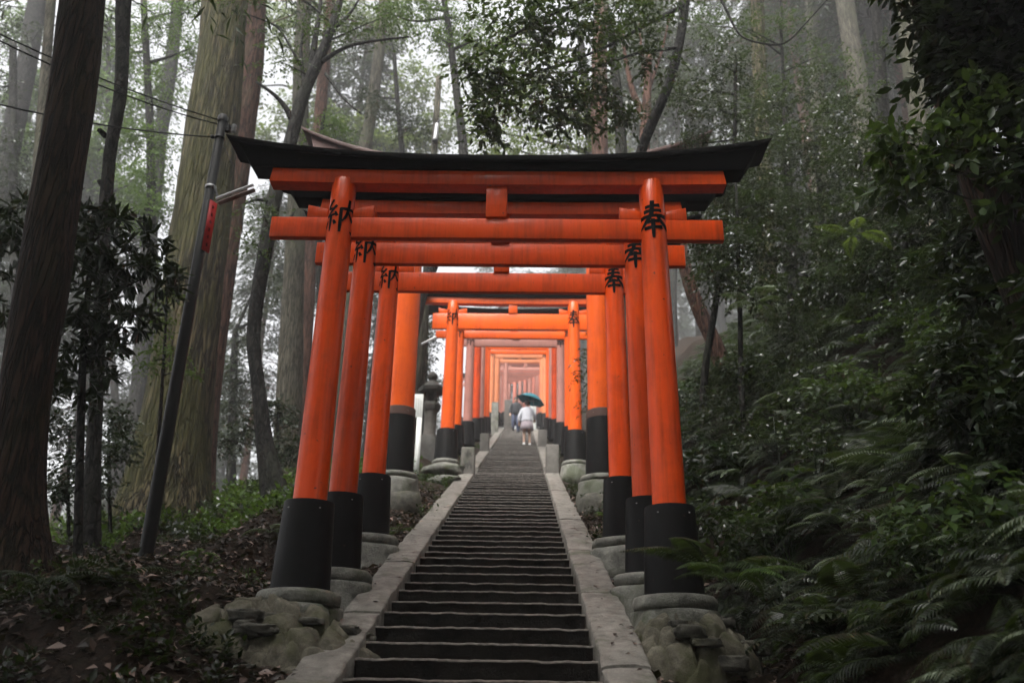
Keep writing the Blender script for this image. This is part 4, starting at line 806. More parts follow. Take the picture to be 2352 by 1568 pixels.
def merged(name, meshes, places, mat, kind='stuff', label=None):
    Vs = []; Fs = []; n = 0
    cache = {}
    for (mi, Mx) in places:
        if mi not in cache:
            me = meshes[mi]; v = np.empty(len(me.vertices)*3, np.float32); me.vertices.foreach_get('co', v); l = np.empty(len(me.loops), np.int32); me.loops.foreach_get('vertex_index', l); cache[mi] = (v.reshape(-1, 3), l.reshape(-1, 4))
        v, l = cache[mi]; A = np.array(Mx); Vs.append(v@A[:3, :3].T+A[:3, 3]); Fs.append(l+n); n += len(v)
    me = to_mesh(name, np.vstack(Vs), [np.vstack(Fs)], mat, False); o = bpy.data.objects.new(name, me); COL.objects.link(o); tag(o, label, kind=kind); return o
SM = []
for i in range(3):
    b = fern_geo(240+i, nf=6, L=.6, pairs=13, wid=.17); SM.append(to_mesh('fern_low', np.vstack(b.V), [np.vstack(b.Q)], LF_FERN, False))
pl = []
for (x, y, z, dd) in FS[270:]:
    s = rs.uniform(.8, 1.3); pl.append((int(rs.randint(0, 3)), Matrix.Translation((x, y, z)) @ rot_to(x, y, rs).to_4x4() @ Matrix.Scale(s, 4)))
for _ in range(800):
    y = rs.uniform(2.6, 26); x = rs.uniform(1.9, 10); s = rs.uniform(.5, .9); pl.append((int(rs.randint(0, 3)), Matrix.Translation((x, y, float(ground(x, y)))) @ rot_to(x, y, rs).to_4x4() @ Matrix.Scale(s, 4)))
merged('fern_undergrowth', SM, pl, LF_FERN, label='dense low fern cover on the right bank')
# named single ferns the photograph shows standing out
def one_fern(x, y, Y, mat, label, seed, L, nf=5, pairs=26, wid=.2, lift=0.0):
    P = pix(x, y, Y) if lift else hit(x, y)+np.array([0, -.05, .06]); b = fern_geo(seed, nf, L, pairs, wid, .25); o = b.build('fern', mat, smooth=False); o.location = (P[0], P[1], P[2]+lift); tag(o, label, 'fern'); return o
one_fern(1640, 1330, 5.6, LF_FERN, 'dark green fern in front of the black sleeve of the nearest right pillar', 301, .62, 7, lift=.001)
one_fern(1690, 1350, 5.3, LF_MID, 'green fern frond arching low beside the nearest right base stone', 313, .5, 5, lift=.001)
one_fern(1960, 560, 8.5, LF_YEL, 'yellowish fern frond standing out high on the right bank', 302, .5, 4, 18)
one_fern(1890, 940, 6.3, LF_PALE, 'large pale fern halfway up the right bank', 303, .8, 6)
one_fern(2110, 1120, 5.0, LF_PALE, 'broad pale fern low on the right bank near the frame edge', 304, .75, 6)
one_fern(1940, 1250, 4.6, LF_PALE, 'small silvery fern below the broad pale one', 305, .5, 6)
one_fern(1980, 1460, 3.6, LF_PALE, 'large leafed pale fern in the dark bottom right corner', 306, .42, 5, 9, .24)
one_fern(620, 1240, 8.2, LF_PALE, 'small grey green fern left of the nearest left sleeve', 307, .32, 5, 14)
one_fern(460, 1290, 8.4, LF_LITE, 'tiny bright fern on the leaf litter right of the utility pole', 308, .22, 5, 12)
one_fern(270, 1360, 6.6, LF_FERN, 'small fern on the dark ground left of the utility pole base', 309, .34, 6, 14)
one_fern(100, 1380, 6.2, LF_FERN, 'low fern at the foot of the massive left trunk', 310, .4, 7, 16)
one_fern(1395, 1200, 8.2, LF_LITE, 'little green fern between the kerb and the third right pillar', 311, .25, 5, 12)
one_fern(915, 1235, 8.9, LF_MID, 'little fern beside the left kerb in front of the big base stone', 312, .24, 6, 12)
for i_, (x, y, l_, lab) in enumerate([(1625, 890, .4, 'pale fern beside the middle of the nearest right pillar'), (1735, 715, .45, 'pale fern high on the bank just right of the gates'), (1870, 745, .45, 'flat pale fern high in the middle of the bank'), (2110, 745, .45, 'pale fern high on the bank toward the right edge'), (1690, 1080, .4, 'pale drooping fern level with the nearest right sleeve top'), (1790, 1225, .38, 'silvery fern low in the middle of the bank'), (2230, 1120, .5, 'greyish fern near the right edge below the middle')]):
    one_fern(x, y, 0, LF_PALE, lab, 320+i_, l_, 6, 22)
LOWS = []
for i in range(3):
    r_ = np.random.RandomState(500+i); b = MB(); cl = [(r_.normal(0, .22), r_.normal(0, .22), r_.uniform(.25, .6)) for _ in range(7)]
    for c_ in cl: clump_sprays(b, c_, (.2, .2, .14), 12, .26, 8, [.07, .1, .05][i], [.035, .04, .028][i], rng=r_); b.tube(np.array([[0, 0, -.1], [c_[0]*.5, c_[1]*.5, c_[2]*.6], c_]), [.009, .007, .003], 4)
    LOWS.append(to_mesh('low_shrub', np.vstack(b.V), [np.vstack(b.Q)]+([np.vstack(b.T)] if b.T else []), [LF_MID, LF_DARK, LF_GREY][i], False))
r_ = np.random.RandomState(31); n_ = 0
while n_ < 75:
    y = r_.uniform(3.4, 16); x = r_.uniform(2.1, 8); P_ = (x, y, float(ground(x, y))); u_, v_, z_ = proj(P_)
    if not (1450 < u_ < 2500 and 450 < v_ < 1750): continue
    o = bpy.data.objects.new('low_shrub', LOWS[n_ % 3]); COL.objects.link(o); o.location = P_; o.rotation_euler = (r_.uniform(-.2, .2), r_.uniform(-.4, 0), r_.uniform(0, 6.28)); s_ = r_.uniform(.7, 1.3); o.scale = (s_,)*3; n_ += 1
    tag(o, ['mid green low shrub among the ferns on the right bank', 'blackish low shrub among the ferns on the right bank', 'small leaved greyish low shrub among the ferns on the right bank'][(n_-1) % 3], 'shrub', ['mid green low shrubs on the bank', 'blackish low shrubs on the bank', 'greyish low shrubs on the bank'][(n_-1) % 3])
# herbs
def herb_geo(seed, n=9, h=.3, L=.09, W=.045):
    rs_ = np.random.RandomState(seed); b = MB(); P = rs_.normal(0, .07, (n, 3)); P[:, 2] = 0; D = rs_.normal(0, .45, (n, 3)); D[:, 2] = 1
    sprays(b, P, D, h, 7, L, W, droop=.1, up=.9, ang=1.1, rng=rs_, twig=0); return b
HB = []
for i in range(4):
    b = herb_geo(260+i); HB.append(to_mesh('herb', np.vstack(b.V), [np.vstack(b.Q)], LF_MID, False))
def herbs(name, n, xr, yr, mat, label, smin, smax, cond=None, seed=1):
    r_ = np.random.RandomState(seed); p_ = []
    while len(p_) < n:
        x, y = r_.uniform(*xr), r_.uniform(*yr)
        if cond and not cond(x, y): continue
        s = r_.uniform(smin, smax); p_.append((int(r_.randint(0, 4)), Matrix.Translation((x, y, float(ground(x, y))-.01)) @ Matrix.Rotation(r_.uniform(0, 6.28), 4, 'Z') @ Matrix.Scale(s, 4)))
    merged(name, HB, p_, mat, label=label)
herbs('ridge_herbs', 460, (-8.5, -1.9), (10.6, 17.5), LF_LITE, 'low leafy herbs along the crest of the left slope', .6, 1.5, seed=2)
herbs('pale_ridge_herbs', 240, (-7.5, -1.9), (10.0, 16), LF_GREY, 'greyish leafy herbs along the crest of the left slope', .6, 1.3, seed=3)
herbs('slope_herbs', 40, (-7, -1.7), (5, 11), LF_MID, 'scattered seedlings on the left leaf litter', .25, .7, seed=4)
herbs('corner_herbs', 80, (-4.2, -1.3), (3.6, 5.6), LF_FERN, 'dark low plants in the bottom left corner', .3, .75, seed=5)
herbs('kerb_herbs', 150, (-2.4, -1.03), (9.3, 30), LF_MID, 'weeds between the left kerb and the base stones', .3, .8, seed=6)
herbs('right_kerb_herbs', 200, (1.05, 2.4), (9, 30), LF_FERN, 'weeds between the right kerb and the bank', .3, .9, seed=7)
def litter(name, n, xr, yr, label, seed, sz=(.04, .10), pw=1.0):
    r_ = np.random.RandomState(seed); x = r_.uniform(*xr, n); y = yr[0]+(yr[1]-yr[0])*r_.uniform(0, 1, n)**pw
    P = np.stack([x, y, ground(x, y)+r_.uniform(.003, .03, n)], -1); D = r_.normal(0, 1, (n, 3)); D[:, 2] = r_.normal(.05, .22, n)+D[:, 1]*.25; Nn = r_.normal(0, .4, (n, 3))+np.array([0, 0, 1.0]); L = r_.uniform(*sz, n)
    b = MB(); V, Q, T = leaf_geo(P, D, Nn, L, L*.5, False, .25); b.add(V, Q, T); o = b.build(name, LF_DEAD, smooth=False); tag(o, label, kind='stuff')
litter('leaf_litter', 42000, (-8.5, -1.02), (3.2, 14.5), 'wet brown fallen leaves on the left slope', 1)
r_ = np.random.RandomState(71); n_ = 260; sd_ = r_.choice([-1, 1], n_); xk = sd_*(HW+.02+.28*r_.uniform(0, 1, n_)**.5); yk = 3.4+r_.uniform(0, 1, n_)**1.4*14
P_ = np.stack([xk, yk, zs(yk)+.046], -1); D_ = r_.normal(0, 1, (n_, 3)); D_[:, 2] = .35*D_[:, 1]; L_ = r_.uniform(.02, .06, n_); b = MB(); V, Q, T = leaf_geo(P_, D_, r_.normal(0, .15, (n_, 3))+np.array([0, -.3, 1.0]), L_, L_*.5, False, .1); b.add(V, Q, T); tag(b.build('kerb_leaves', LF_DEAD, smooth=False), 'few brown leaves dropped on the kerb slabs', kind='stuff')
n_ = 150; ks = r_.randint(10, 60, n_); xk = r_.choice([-1, 1], n_)*HW*(1-.5*r_.uniform(0, 1, n_)**2); yk = ks*RUN+r_.uniform(.04, .3, n_)
P_ = np.stack([xk, yk, zs(ks*RUN)+.004], -1); D_ = r_.normal(0, 1, (n_, 3)); D_[:, 2] = .15; L_ = r_.uniform(.03, .07, n_); b = MB(); V, Q, T = leaf_geo(P_, D_, r_.normal(0, .3, (n_, 3))+np.array([0, 0, 1.0]), L_, L_*.5, False, .2); b.add(V, Q, T); tag(b.build('step_leaves', LF_DEAD, smooth=False), 'few wet leaves lying on the steps', kind='stuff')
litter('leaf_litter_right', 5200, (1.03, 2.1), (3.2, 15), 'wet brown fallen leaves between the right kerb and the bank', 2)

# ------------------------------------------------------------------ props
POLE = flat_mat('dark_pole', (0.0075, 0.008, 0.0075), 0.5, 0.15); METAL = flat_mat('grey_metal', (0.42, 0.42, 0.43), 0.4, 0.5, 0.6); LAMPW = flat_mat('lamp_white', (0.72, 0.72, 0.72), 0.3, 0.5)
RUST = flat_mat('lamp_reflector', (0.30, 0.20, 0.17), 0.5); REDS = flat_mat('red_sign_paint', (0.45, 0.012, 0.012), 0.5); DARKM = flat_mat('black_metal', (0.012, 0.012, 0.013), 0.45); BOARD = flat_mat('board_paint', (0.52, 0.54, 0.52), 0.6); CERAM = flat_mat('insulator_ceramic', (0.30, 0.31, 0.31), 0.25)
def inv_of(root): return Matrix.Translation(-root.location)
def put(b, name, mat, root, **kw):
    o = b.build(name, mat, root, **kw); o.matrix_parent_inverse = inv_of(root); return o
YP = 9.1
pb, pt = pix(325, 1330, YP), pix(513, 268, YP)
g = float(ground(pb[0], pb[1])); root = empty('utility_pole', (pb[0], pb[1], g), 'slim dark utility pole with a white tube lamp left of the nearest gate', 'utility pole')
axis = unit(pt-pb)
def onpole(y): t = (1330-y)/(1330-268); return pb+(pt-pb)*t
b = MB(); b.tube(np.array([pb-axis*.6, pb, (pb+pt)/2, pt]), [.082, .078, .068, .056], 20); put(b, 'post', POLE, root)
b = MB(); b.tube(np.array([pt-axis*.09, pt-axis*.01, pt+axis*.012]), [.066, .066, .05], 20); put(b, 'cap', DARKM, root, sharp=40)
c = onpole(466); b = MB(); b.tube(np.array([c-axis*.018, c+axis*.018]), .069, 20); put(b, 'clamp', METAL, root)
a0, a1 = c+np.array([.06, -.05, 0]), pix(500, 463, YP-.12); b = MB(); b.tube(np.array([a0, (a0+a1)/2+np.array([.02, 0, -.03]), a1]), .016, 8); lamp = put(b, 'lamp_bracket', DARKM, root)
l0, l1 = pix(500, 463, YP-.12), pix(584, 432, YP-.3); b = MB(); b.tube(np.array([l0+[0, -.055, .01], l1+[0, -.055, .01]]), .019, 12); put(b, 'lamp_tube', LAMPW, root)
ld = unit(l1-l0); dn = np.array([0, 0, -1.0]); dn = unit(dn-ld*np.dot(dn, ld)); sdv = np.cross(ld, dn)
b = MB(); prof = [(-.032, .04), (-.02, .014), (0, .006), (.02, .014), (.032, .04)]
b.grid(np.array([[l0+sdv*u+dn*v for (u, v) in prof], [l1+sdv*u+dn*v for (u, v) in prof]])); o = put(b, 'lamp_shade', RUST, root); sm = o.modifiers.new('Solidify', 'SOLIDIFY'); sm.thickness = .006
c = onpole(300); b = MB(); b.tube(np.array([c, c+np.array([.17, -.02, .0])]), .016, 8); put(b, 'crossarm', DARKM, root)
for q in range(2):
    cc = c+np.array([.10+.075*q, -.02, -.02]); b = MB(); b.lathe([(.012, -.07), (.034, -.06), (.036, -.045), (.02, -.03), (.034, -.018), (.036, 0), (.02, .014), (.034, .03), (.03, .045), (.01, .05)], 14, cc); put(b, 'insulator', [CERAM, DARKM][q == 0], root)
c = onpole(330); b = MB(); b.tube(np.array([c-axis*.02, c+axis*.02]), .066, 18); put(b, 'clamp', DARKM, root)
b = MB(); cc = c+np.array([-.085, -.03, 0]); b.lathe([(.008, -.03), (.024, -.02), (.024, .02), (.008, .03)], 12, cc); put(b, 'insulator', DARKM, root)
# red sign on the pole
s0, s1 = onpole(505), onpole(632); root2 = empty('red_sign', tuple((s0+s1)/2), 'narrow red vertical sign board with dark lettering on the utility pole', 'sign')
h = float(np.linalg.norm(s0-s1)); vz = unit(s0-s1); vx = unit(np.array([.46, .88, 0])-vz*np.dot(np.array([.46, .88, 0]), vz)); vy = np.cross(vz, vx); Rm = np.stack([vx, vy, vz], 1)
ctr = (s0+s1)/2+np.array([.07, -.03, 0])+vx*.015
b = MB(); b.box(ctr, (.115, .006, h), Rm); put(b, 'sign_plate', REDS, root2)
b = MB(); rr = random.Random(4)
for q in range(6):
    zc = h*(.38-.15*q)
    for (u0, v0, u1, v1) in [(-.3, .3, .3, .3), (0, .45, 0, -.4), (-.35, -.1, .35, -.1), (-.25, -.4, .28, -.38)][:3+(q % 2)]:
        p0 = ctr+vx*.05*u0+vz*(zc+.05*v0)-vy*.0042; p1 = ctr+vx*.05*u1+vz*(zc+.05*v1)-vy*.0042; b.tube(np.array([p0, p1]), .004, 4)
put(b, 'lettering', INK, root2)
def wire(label, A, B, sag, r=.009):
    t = np.linspace(0, 1, 40)[:, None]; P = A*(1-t)+B*t; P[:, 2] -= (sag*4*t*(1-t))[:, 0]; b = MB(); b.tube(P, r, 5); o = b.build('overhead_wire', DARKM, origin=A); tag(o, label, 'wire', 'wires running left from the utility pole')
wire('upper one of the paired overhead wires crossing the massive left trunk', onpole(280)+np.array([-.05, -.02, 0]), pix(-160, 0, 6.3), .10)
wire('lower one of the paired overhead wires crossing the massive left trunk', onpole(290)+np.array([-.05, -.03, -.02]), pix(-160, 12, 6.2), .13)
wire('lowest single overhead wire sagging from the pole to the left edge', onpole(330)+np.array([-.09, -.03, 0]), pix(-160, 200, 6.4), .10)
P_ = onpole(350)+np.array([.06, -.02, 0]); b = MB(); b.tube(np.array([P_, pix(562, 430, 9.2), pix(590, 478, 9.6), pix(640, 560, 10.6)]), .004, 5); tag(b.build('guy_cable', DARKM), 'thin slanting cable below the pole top running towards the gate', 'cable')
# pole with a transformer behind the roof
def vpole(px_top, Y, r0, r1):
    P = pix(*px_top, Y); g = float(ground(P[0], P[1])); return np.array([P[0], P[1], g]), P
A, B = vpole((1008, 178), 19.6, .09, .07); root = empty('utility_pole', tuple(A), 'distant slim pole with a grey cylinder above the roof and a tube lamp lower down', 'utility pole')
b = MB(); b.tube(np.array([A-[0, 0, .4], (A+B)/2, B]), [.12, .105, .085], 14); put(b, 'post', BK_PALE, root)
cA, cB = pix(1004, 285, 19.4), pix(999, 324, 19.4); b = MB(); b.tube(np.array([cA, cA*.1+cB*.9, cB]), [.06, .065, .07], 14); put(b, 'lamp_cylinder', METAL, root)
b = MB(); b.tube(np.array([cB+[0, 0, .03], cB-[0, 0, .04]]), .08, 14); put(b, 'lamp_end', DARKM, root)
b = MB(); b.tube(np.array([pix(1005, 283, 19.4), pix(1010, 276, 19.55)]), .025, 8); put(b, 'bracket', DARKM, root)
b = MB(); b.tube(np.array([pix(969, 790, 19.5), pix(1001, 774, 19.2)]), .028, 10); put(b, 'lamp_tube', LAMPW, root)
# notice board
P = pix(958, 905, 16.3); g = float(ground(P[0], P[1])); x0 = P[0]; mp = mpp(P); w = 30*mp; ztop_ = P[2]; root = empty('notice_board', (x0, P[1], g), 'pale notice board standing behind the thick left pillar', 'notice board')
b = MB(); b.box((x0, P[1], ztop_-28*mp), (w, .03, 56*mp)); put(b, 'panel', BOARD, root, bevel=.004)
for q, wd in ((-.32, .05), (.3, .10)):
    zb_ = g-.3; zt_ = ztop_-56*mp-.004; b = MB(); b.box((x0+w*q, P[1]+.001, (zb_+zt_)/2), (wd, .05, zt_-zb_)); put(b, 'post', DARKM if q < 0 else BOARD, root)
b = MB()
for cidx in range(5):
    for q in range(9):
        if random.Random(cidx*31+q).random() < .8: b.box((x0+w*(-.34+.17*cidx), P[1]-.0165, ztop_-(7+5*q)*mp), (.012, .003, 3*mp))
put(b, 'lettering', flat_mat('faded_ink', (.30, .30, .29)), root)
# stone lantern
P = pix(984, 1040, 18.9); g = float(ground(P[0], P[1])); mp = mpp(P); zf = lambda y: float(pix(990, y, 18.9)[2]); root = empty('stone_lantern', (P[0], P[1], g), 'dark weathered stone lantern with a wide cap left of the bright orange gate', 'stone lantern')
def lat(name, prof, n=28, mat=ST_DARK, sharp=45): b = MB(); b.lathe(prof, n, (P[0], P[1], 0)); return put(b, name, mat, root, sharp=sharp)
lat('base', [(.38, g-.3), (.36, zf(1030)), (.31, zf(1012)), (.24, zf(1004))], 6)
lat('shaft', [(.17, zf(1005)), (.145, zf(990)), (.14, zf(955)), (.17, zf(945))], 24, ST_POST)
lat('platform', [(.2, zf(945)), (.23, zf(938)), (.24, zf(930)), (.20, zf(926))], 6)
z0, z1 = zf(926), zf(903); b = MB()
for q in range(4):
    a = q*math.pi/2+math.pi/4; bq = MB(); bq.box((P[0]+.13*math.cos(a), P[1]+.13*math.sin(a), (z0+z1)/2), (.07, .07, z1-z0-.002)); put(bq, 'corner_pier', ST_DARK, root, bevel=.01)
b.box((P[0], P[1]+.10, (z0+z1)/2), (.12, .03, z1-z0-.004)); put(b, 'fire_box', ST_DARK, root, bevel=.01)
lat('cap', [(.16, zf(903)), (.32, zf(901)), (.34, zf(893)), (.25, zf(887)), (.16, zf(880)), (.12, zf(877))], 6)
lat('finial', [(.12, zf(877)), (.08, zf(874)), (.13, zf(868)), (.12, zf(861)), (.05, zf(855)), (.01, zf(852))], 16)
# stone posts along the steps
def post(x, Y, zb, w, h, label, mat=ST_POST, name='stone_post', glyph=False):
    root = empty(name, (x, Y, zb), label, 'stone post', 'square stone posts beside the steps'); R2 = Matrix.Rotation(.04*math.sin(Y*7), 3, 'Z')
    b = MB(); b.box((x, Y, zb+h/2-.15), (w, w, h+.3), R2, (.95, .95)); put(b, 'shaft', mat, root, bevel=.025, seg=3)
    if glyph:
        b = MB(); lift = 0
        for gi, gl in enumerate((HO, NO)):
            for pts, ww in gl:
                lift += .0004; q, wq = stroke2d(pts, ww); d = np.gradient(q, axis=0); d /= np.linalg.norm(d, axis=1)[:, None]+1e-9; nr = np.stack([-d[:, 1], d[:, 0]], -1); rows = []
                for s in (-1, 1): e = q+nr*(wq*s)[:, None]; rows.append(np.stack([x+e[:, 0]*w*.55, np.full(len(e), Y-w*.5-.004-lift), zb+h*(.72-.42*gi)+e[:, 1]*w*.55], -1))
                b.grid(np.array(rows))
        put(b, 'carving', ST_DARK, root)
post(-.90, 17.55, zt(17.55, -.05), .30, .56, 'squat square stone post with carved characters ending the lower left kerb', glyph=True)
post(.90, 17.95, zt(17.95, -.05), .30, .62, 'squat brown stone post ending the lower right kerb')
post(-.90, 24.8, zt(24.8, -.05), .28, .55, 'small stone post by the second break in the left kerb')
post(.90, 27.0, zt(27.0, -.05), .30, .6, 'small stone post right of the person in white')
post(-1.05, 37.2, zt(37.2, -.05), .34, 1.5, 'tall grey stone post at the left of the stair head', ST_PAD)
post(-.55, 42.6, zt(42.6, .0), .42, 1.55, 'tall mossy stone block on the landing left of the dark clothed person', ST_POST)
post(.75, 41.5, zt(41.5, -.05), .32, 1.5, 'pale stone pillar behind the umbrella at the right of the stair head', BOARD)
# loose stones beside the pads
def rock(x, y, z, s, label, seed, mat=ST_PAD):
    n1, n2 = 10, 16; V = []
    for i in range(n1):
        th = math.pi*i/(n1-1)
        for j in range(n2+1):
            ph = 2*math.pi*(j % n2)/n2; d = np.array((math.sin(th)*math.cos(ph), math.sin(th)*math.sin(ph), math.cos(th))); f = 1+.3*fbm(*(d*1.3+seed), 3); d = np.sign(d)*np.abs(d)**.7; V.append(d*np.asarray(s)*f)
    b = MB(); b.grid(np.array(V).reshape(n1, n2+1, 3)); o = b.build('rock', mat); o.location = (x, y, z); tag(o, label, 'rock')
rock(-1.45, 11.7, zt(11.7, .02), (.36, .30, .24), 'blocky mossy rock propping the thick left pillar base', 3.3, ST_ROCK)
rock(-1.2, 15.6, zt(15.6, 0), (.30, .22, .10), 'flat mossy stone on the left verge below the squat post', 5.1)
rock(-1.35, 16.9, zt(16.9, .08), (.42, .25, .13), 'long pale stone under the bright orange gate left pillar', 7.7)
rock(1.28, 11.6, zt(11.6, .05), (.26, .26, .22), 'dark rock beneath the thick right pillar base', 8.8, ST_ROCK)

# ------------------------------------------------------------------ people
SKIN = flat_mat('skin', (.50, .31, .23), .5); HAIR = flat_mat('dark_hair', (.015, .012, .011), .5); SHIRT = flat_mat('white_shirt', (.62, .63, .68), .8); SKIRT = flat_mat('grey_pink_skirt', (.42, .36, .39), .85); SHOE = flat_mat('white_shoe', (.75, .75, .75), .6); JACK = flat_mat('dark_jacket', (.016, .018, .022), .7); JEAN = flat_mat('blue_jeans', (.05, .06, .10), .8); TEAL = flat_mat('teal_umbrella', (.02, .20, .25), .55); WOOD = flat_mat('handle_wood', (.10, .06, .04), .5)
def body(root, joints, edges, mat, name='body'):
    me = bpy.data.meshes.new(name); names = list(joints); idx = {n: i for i, n in enumerate(names)}
    me.from_pydata([joints[n][0] for n in names], [(idx[a], idx[b_]) for a, b_ in edges], []); me.materials.append(mat)
    o = bpy.data.objects.new(name, me); COL.objects.link(o); o.parent = root
    sk = o.modifiers.new('Skin', 'SKIN'); sk.use_smooth_shade = True
    for i, n in enumerate(names): r = joints[n][1]; me.skin_vertices[0].data[i].radius = (r, r) if not hasattr(r, '__len__') else r
    me.skin_vertices[0].data[idx['pelvis']].use_root = True
    ss = o.modifiers.new('Subdivision', 'SUBSURF'); ss.levels = 1; ss.render_levels = 2; return o
def person(name_label, loc, rz, right_hand, left_hand, step, lean, clothes, scale=1.0):
    root = empty('person', loc, name_label, 'person', 'people on the stairs'); root.rotation_euler = (0, 0, rz); root.scale = (scale,)*3
    J = {'pelvis': ((0, 0, .88), (.135, .105)), 'waist': ((0, lean*.3, 1.03), (.115, .09)), 'chest': ((0, lean*.8, 1.25), (.135, .10)), 'collar': ((0, lean, 1.37), (.07, .06)), 'neck': ((0, lean*1.15, 1.42), .048), 'jaw': ((0, lean*1.4+.02, 1.49), (.062, .07)), 'head': ((0, lean*1.5+.01, 1.56), (.075, .088)), 'crown': ((0, lean*1.5, 1.63), (.055, .066))}
    E = [('pelvis', 'waist'), ('waist', 'chest'), ('chest', 'collar'), ('collar', 'neck'), ('neck', 'jaw'), ('jaw', 'head'), ('head', 'crown')]
    for s, t, st, hand in ((1, 'r', step, right_hand), (-1, 'l', -step, left_hand)):
        lift = .14 if st > .05 else 0
        J['hip'+t] = ((s*.09, 0, .82), .085); J['knee'+t] = ((s*.095, .05+st*.5, .47+lift*.6), .056); J['ankle'+t] = ((s*.10, -.02+st, .09+lift), .037); J['toe'+t] = ((s*.105, .13+st, .035+lift), .034)
        J['sho'+t] = ((s*.165, lean*.9, 1.335), .052); h = np.array(hand); sh = np.array(J['sho'+t][0]); el = (sh+h)/2+np.array([s*.06, -.05, -.04])
        J['elb'+t] = (tuple(el), .040); J['wri'+t] = (tuple(h), .027); dv = unit(h-el); pm = h+dv*.06; J['palm'+t] = (tuple(pm), .028)
        E += [('pelvis', 'hip'+t), ('hip'+t, 'knee'+t), ('knee'+t, 'ankle'+t), ('ankle'+t, 'toe'+t), ('chest', 'sho'+t), ('sho'+t, 'elb'+t), ('elb'+t, 'wri'+t), ('wri'+t, 'palm'+t)]
        sd = unit(np.cross(dv, [0, 1, .2]))
        for f in range(5):
            off = sd*(.022*(f-1.5) if f < 4 else -.05); p1 = pm+dv*(.05 if f < 4 else .01)+off; p2 = p1+dv*[.028, .036, .032, .022, .02][f]+np.array([0, .015, 0]); J['f%d%s' % (f, t)] = (tuple(p1), .009); J['g%d%s' % (f, t)] = (tuple(p2), .007); E += [('palm'+t, 'f%d%s' % (f, t)), ('f%d%s' % (f, t), 'g%d%s' % (f, t))]
    body(root, J, E, SKIN)
    V = lambda n: np.array(J[n][0])
    def ell(name, rows, mat, n=24, fold=0.0):
        b = MB(); G = []
        for (c, rx, ry) in rows:
            G.append([(c[0]+rx*math.cos(a)*(1+fold*math.sin(a*9)), c[1]+ry*math.sin(a)*(1+fold*math.sin(a*9)), c[2]) for a in np.linspace(0, 2*math.pi, n+1)])
        b.grid(np.array(G)[:, ::-1]); o = b.build(name, mat, root); s_ = o.modifiers.new('Solidify', 'SOLIDIFY'); s_.thickness = .006; return o
    tm, bm2, sm_ = clothes['top'], clothes['bottom'], clothes['shoe']
    y = lambda f: lean*f
    ell('shirt' if tm is SHIRT else 'jacket', [((0, y(1.05), 1.425), .062, .06), ((0, y(1), 1.40), .13, .085), ((0, y(.95), 1.36), .20, .115), ((0, y(.8), 1.25), .20, .145), ((0, y(.5), 1.10), .185, .145), ((0, y(.2), .95), .195, .15), ((0, 0, .86), .205, .155)], tm)
    for t in 'rl':
        b = MB(); Q, _ = resample(np.array([V('sho'+t)+np.array([(-.03 if t == 'r' else .03), 0, .0]), V('elb'+t), V('wri'+t)*.93+V('elb'+t)*.07]), np.ones(3), .04); b.tube(Q, np.linspace(.082, .05, len(Q)), 14); b.build('sleeve', tm, root)
    if clothes['kind'] == 'skirt': ell('skirt', [((0, 0, .98), .15, .12), ((0, 0, .88), .19, .15), ((0, 0, .72), .215, .18), ((0, .0, .56), .235, .20)], bm2, 54, .03)
    else:
        for t in 'rl': b = MB(); Q, _ = resample(np.array([V('hip'+t)+np.array([0, 0, .1]), V('knee'+t), V('ankle'+t)]), np.ones(3), .05); b.tube(Q, np.linspace(.115, .065, len(Q)), 14); b.build('trouser_leg', bm2, root)
    for t in 'rl':
        a, b_ = V('ankle'+t), V('toe'+t); b = MB(); b.tube(np.array([a+[0, -.05, -.05], (a+b_)/2+[0, 0, -.01], b_+[0, .02, .0]]), [.045, .05, .03], 12); b.build('shoe', sm_, root)
    hc = V('head'); b = MB(); G = []
    for th in np.linspace(.02, math.pi*.62, 9): G.append([(hc[0]+.095*math.sin(th)*math.cos(a), hc[1]-.012+(.108*math.sin(th)*math.sin(a))*(1 if math.sin(a) < 0 else .82), hc[2]+.02+.115*math.cos(th)*(1.0 if math.sin(a) < .1 else .9)-(.05*max(0, -math.sin(a)) if th > 1.2 else 0)) for a in np.linspace(0, 2*math.pi, 25)])
    b.grid(np.array(G)); b.build('hair', HAIR, root)
    # face: eyes, nose, mouth, ears
    for s in (-1, 1):
        b = MB(); b.lathe([(.001, -.008), (.011, 0), (.001, .008)], 10, (hc[0]+s*.031, hc[1]+.088, hc[2]-.012)); b.build('eye', INK, root)
        b = MB(); b.box((hc[0]+s*.083, hc[1]+.0, hc[2]-.03), (.016, .035, .055)); b.build('ear', SKIN, root, bevel=.006)
    b = MB(); b.hexa(np.array([(hc[0]+u*(.015 if k == 0 else .006), hc[1]+.075+v*.03*(1 if k == 0 else .4), hc[2]-.048+.05*k) for k in (0, 1) for v in (0, 1) for u in (-1, 1)])); b.build('nose', SKIN, root, bevel=.003)
    b = MB(); b.box((hc[0], hc[1]+.083, hc[2]-.072), (.042, .012, .010)); b.build('mouth', REDS, root, bevel=.003)
    return root
Pg = pix(1210, 1017, 28.6); kz = int(round(Pg[1]/RUN)); gy = kz*RUN+.18; gz = float(zs(kz*RUN)); GX = float(Pg[0])
girl = person('person in white shirt, pale skirt and white shoes climbing the steps under the umbrella', (GX, gy, gz), 0.0, (.27, .20, 1.02), (-.27, .02, .86), .03, .05, dict(top=SHIRT, bottom=SKIRT, shoe=SHOE, kind='skirt'), 1.0)
P2 = pix(1190, 990, 38.2); gz2 = float(zs(int(38.2/RUN)*RUN))
person('person in dark jacket and blue jeans coming down at the stair head', (float(P2[0])-.12, 38.3, gz2), math.pi-.2, (.24, .1, .9), (-.22, .12, .92), .06, .02, dict(top=JACK, bottom=JEAN, shoe=JACK, kind='trousers'), 1.06)
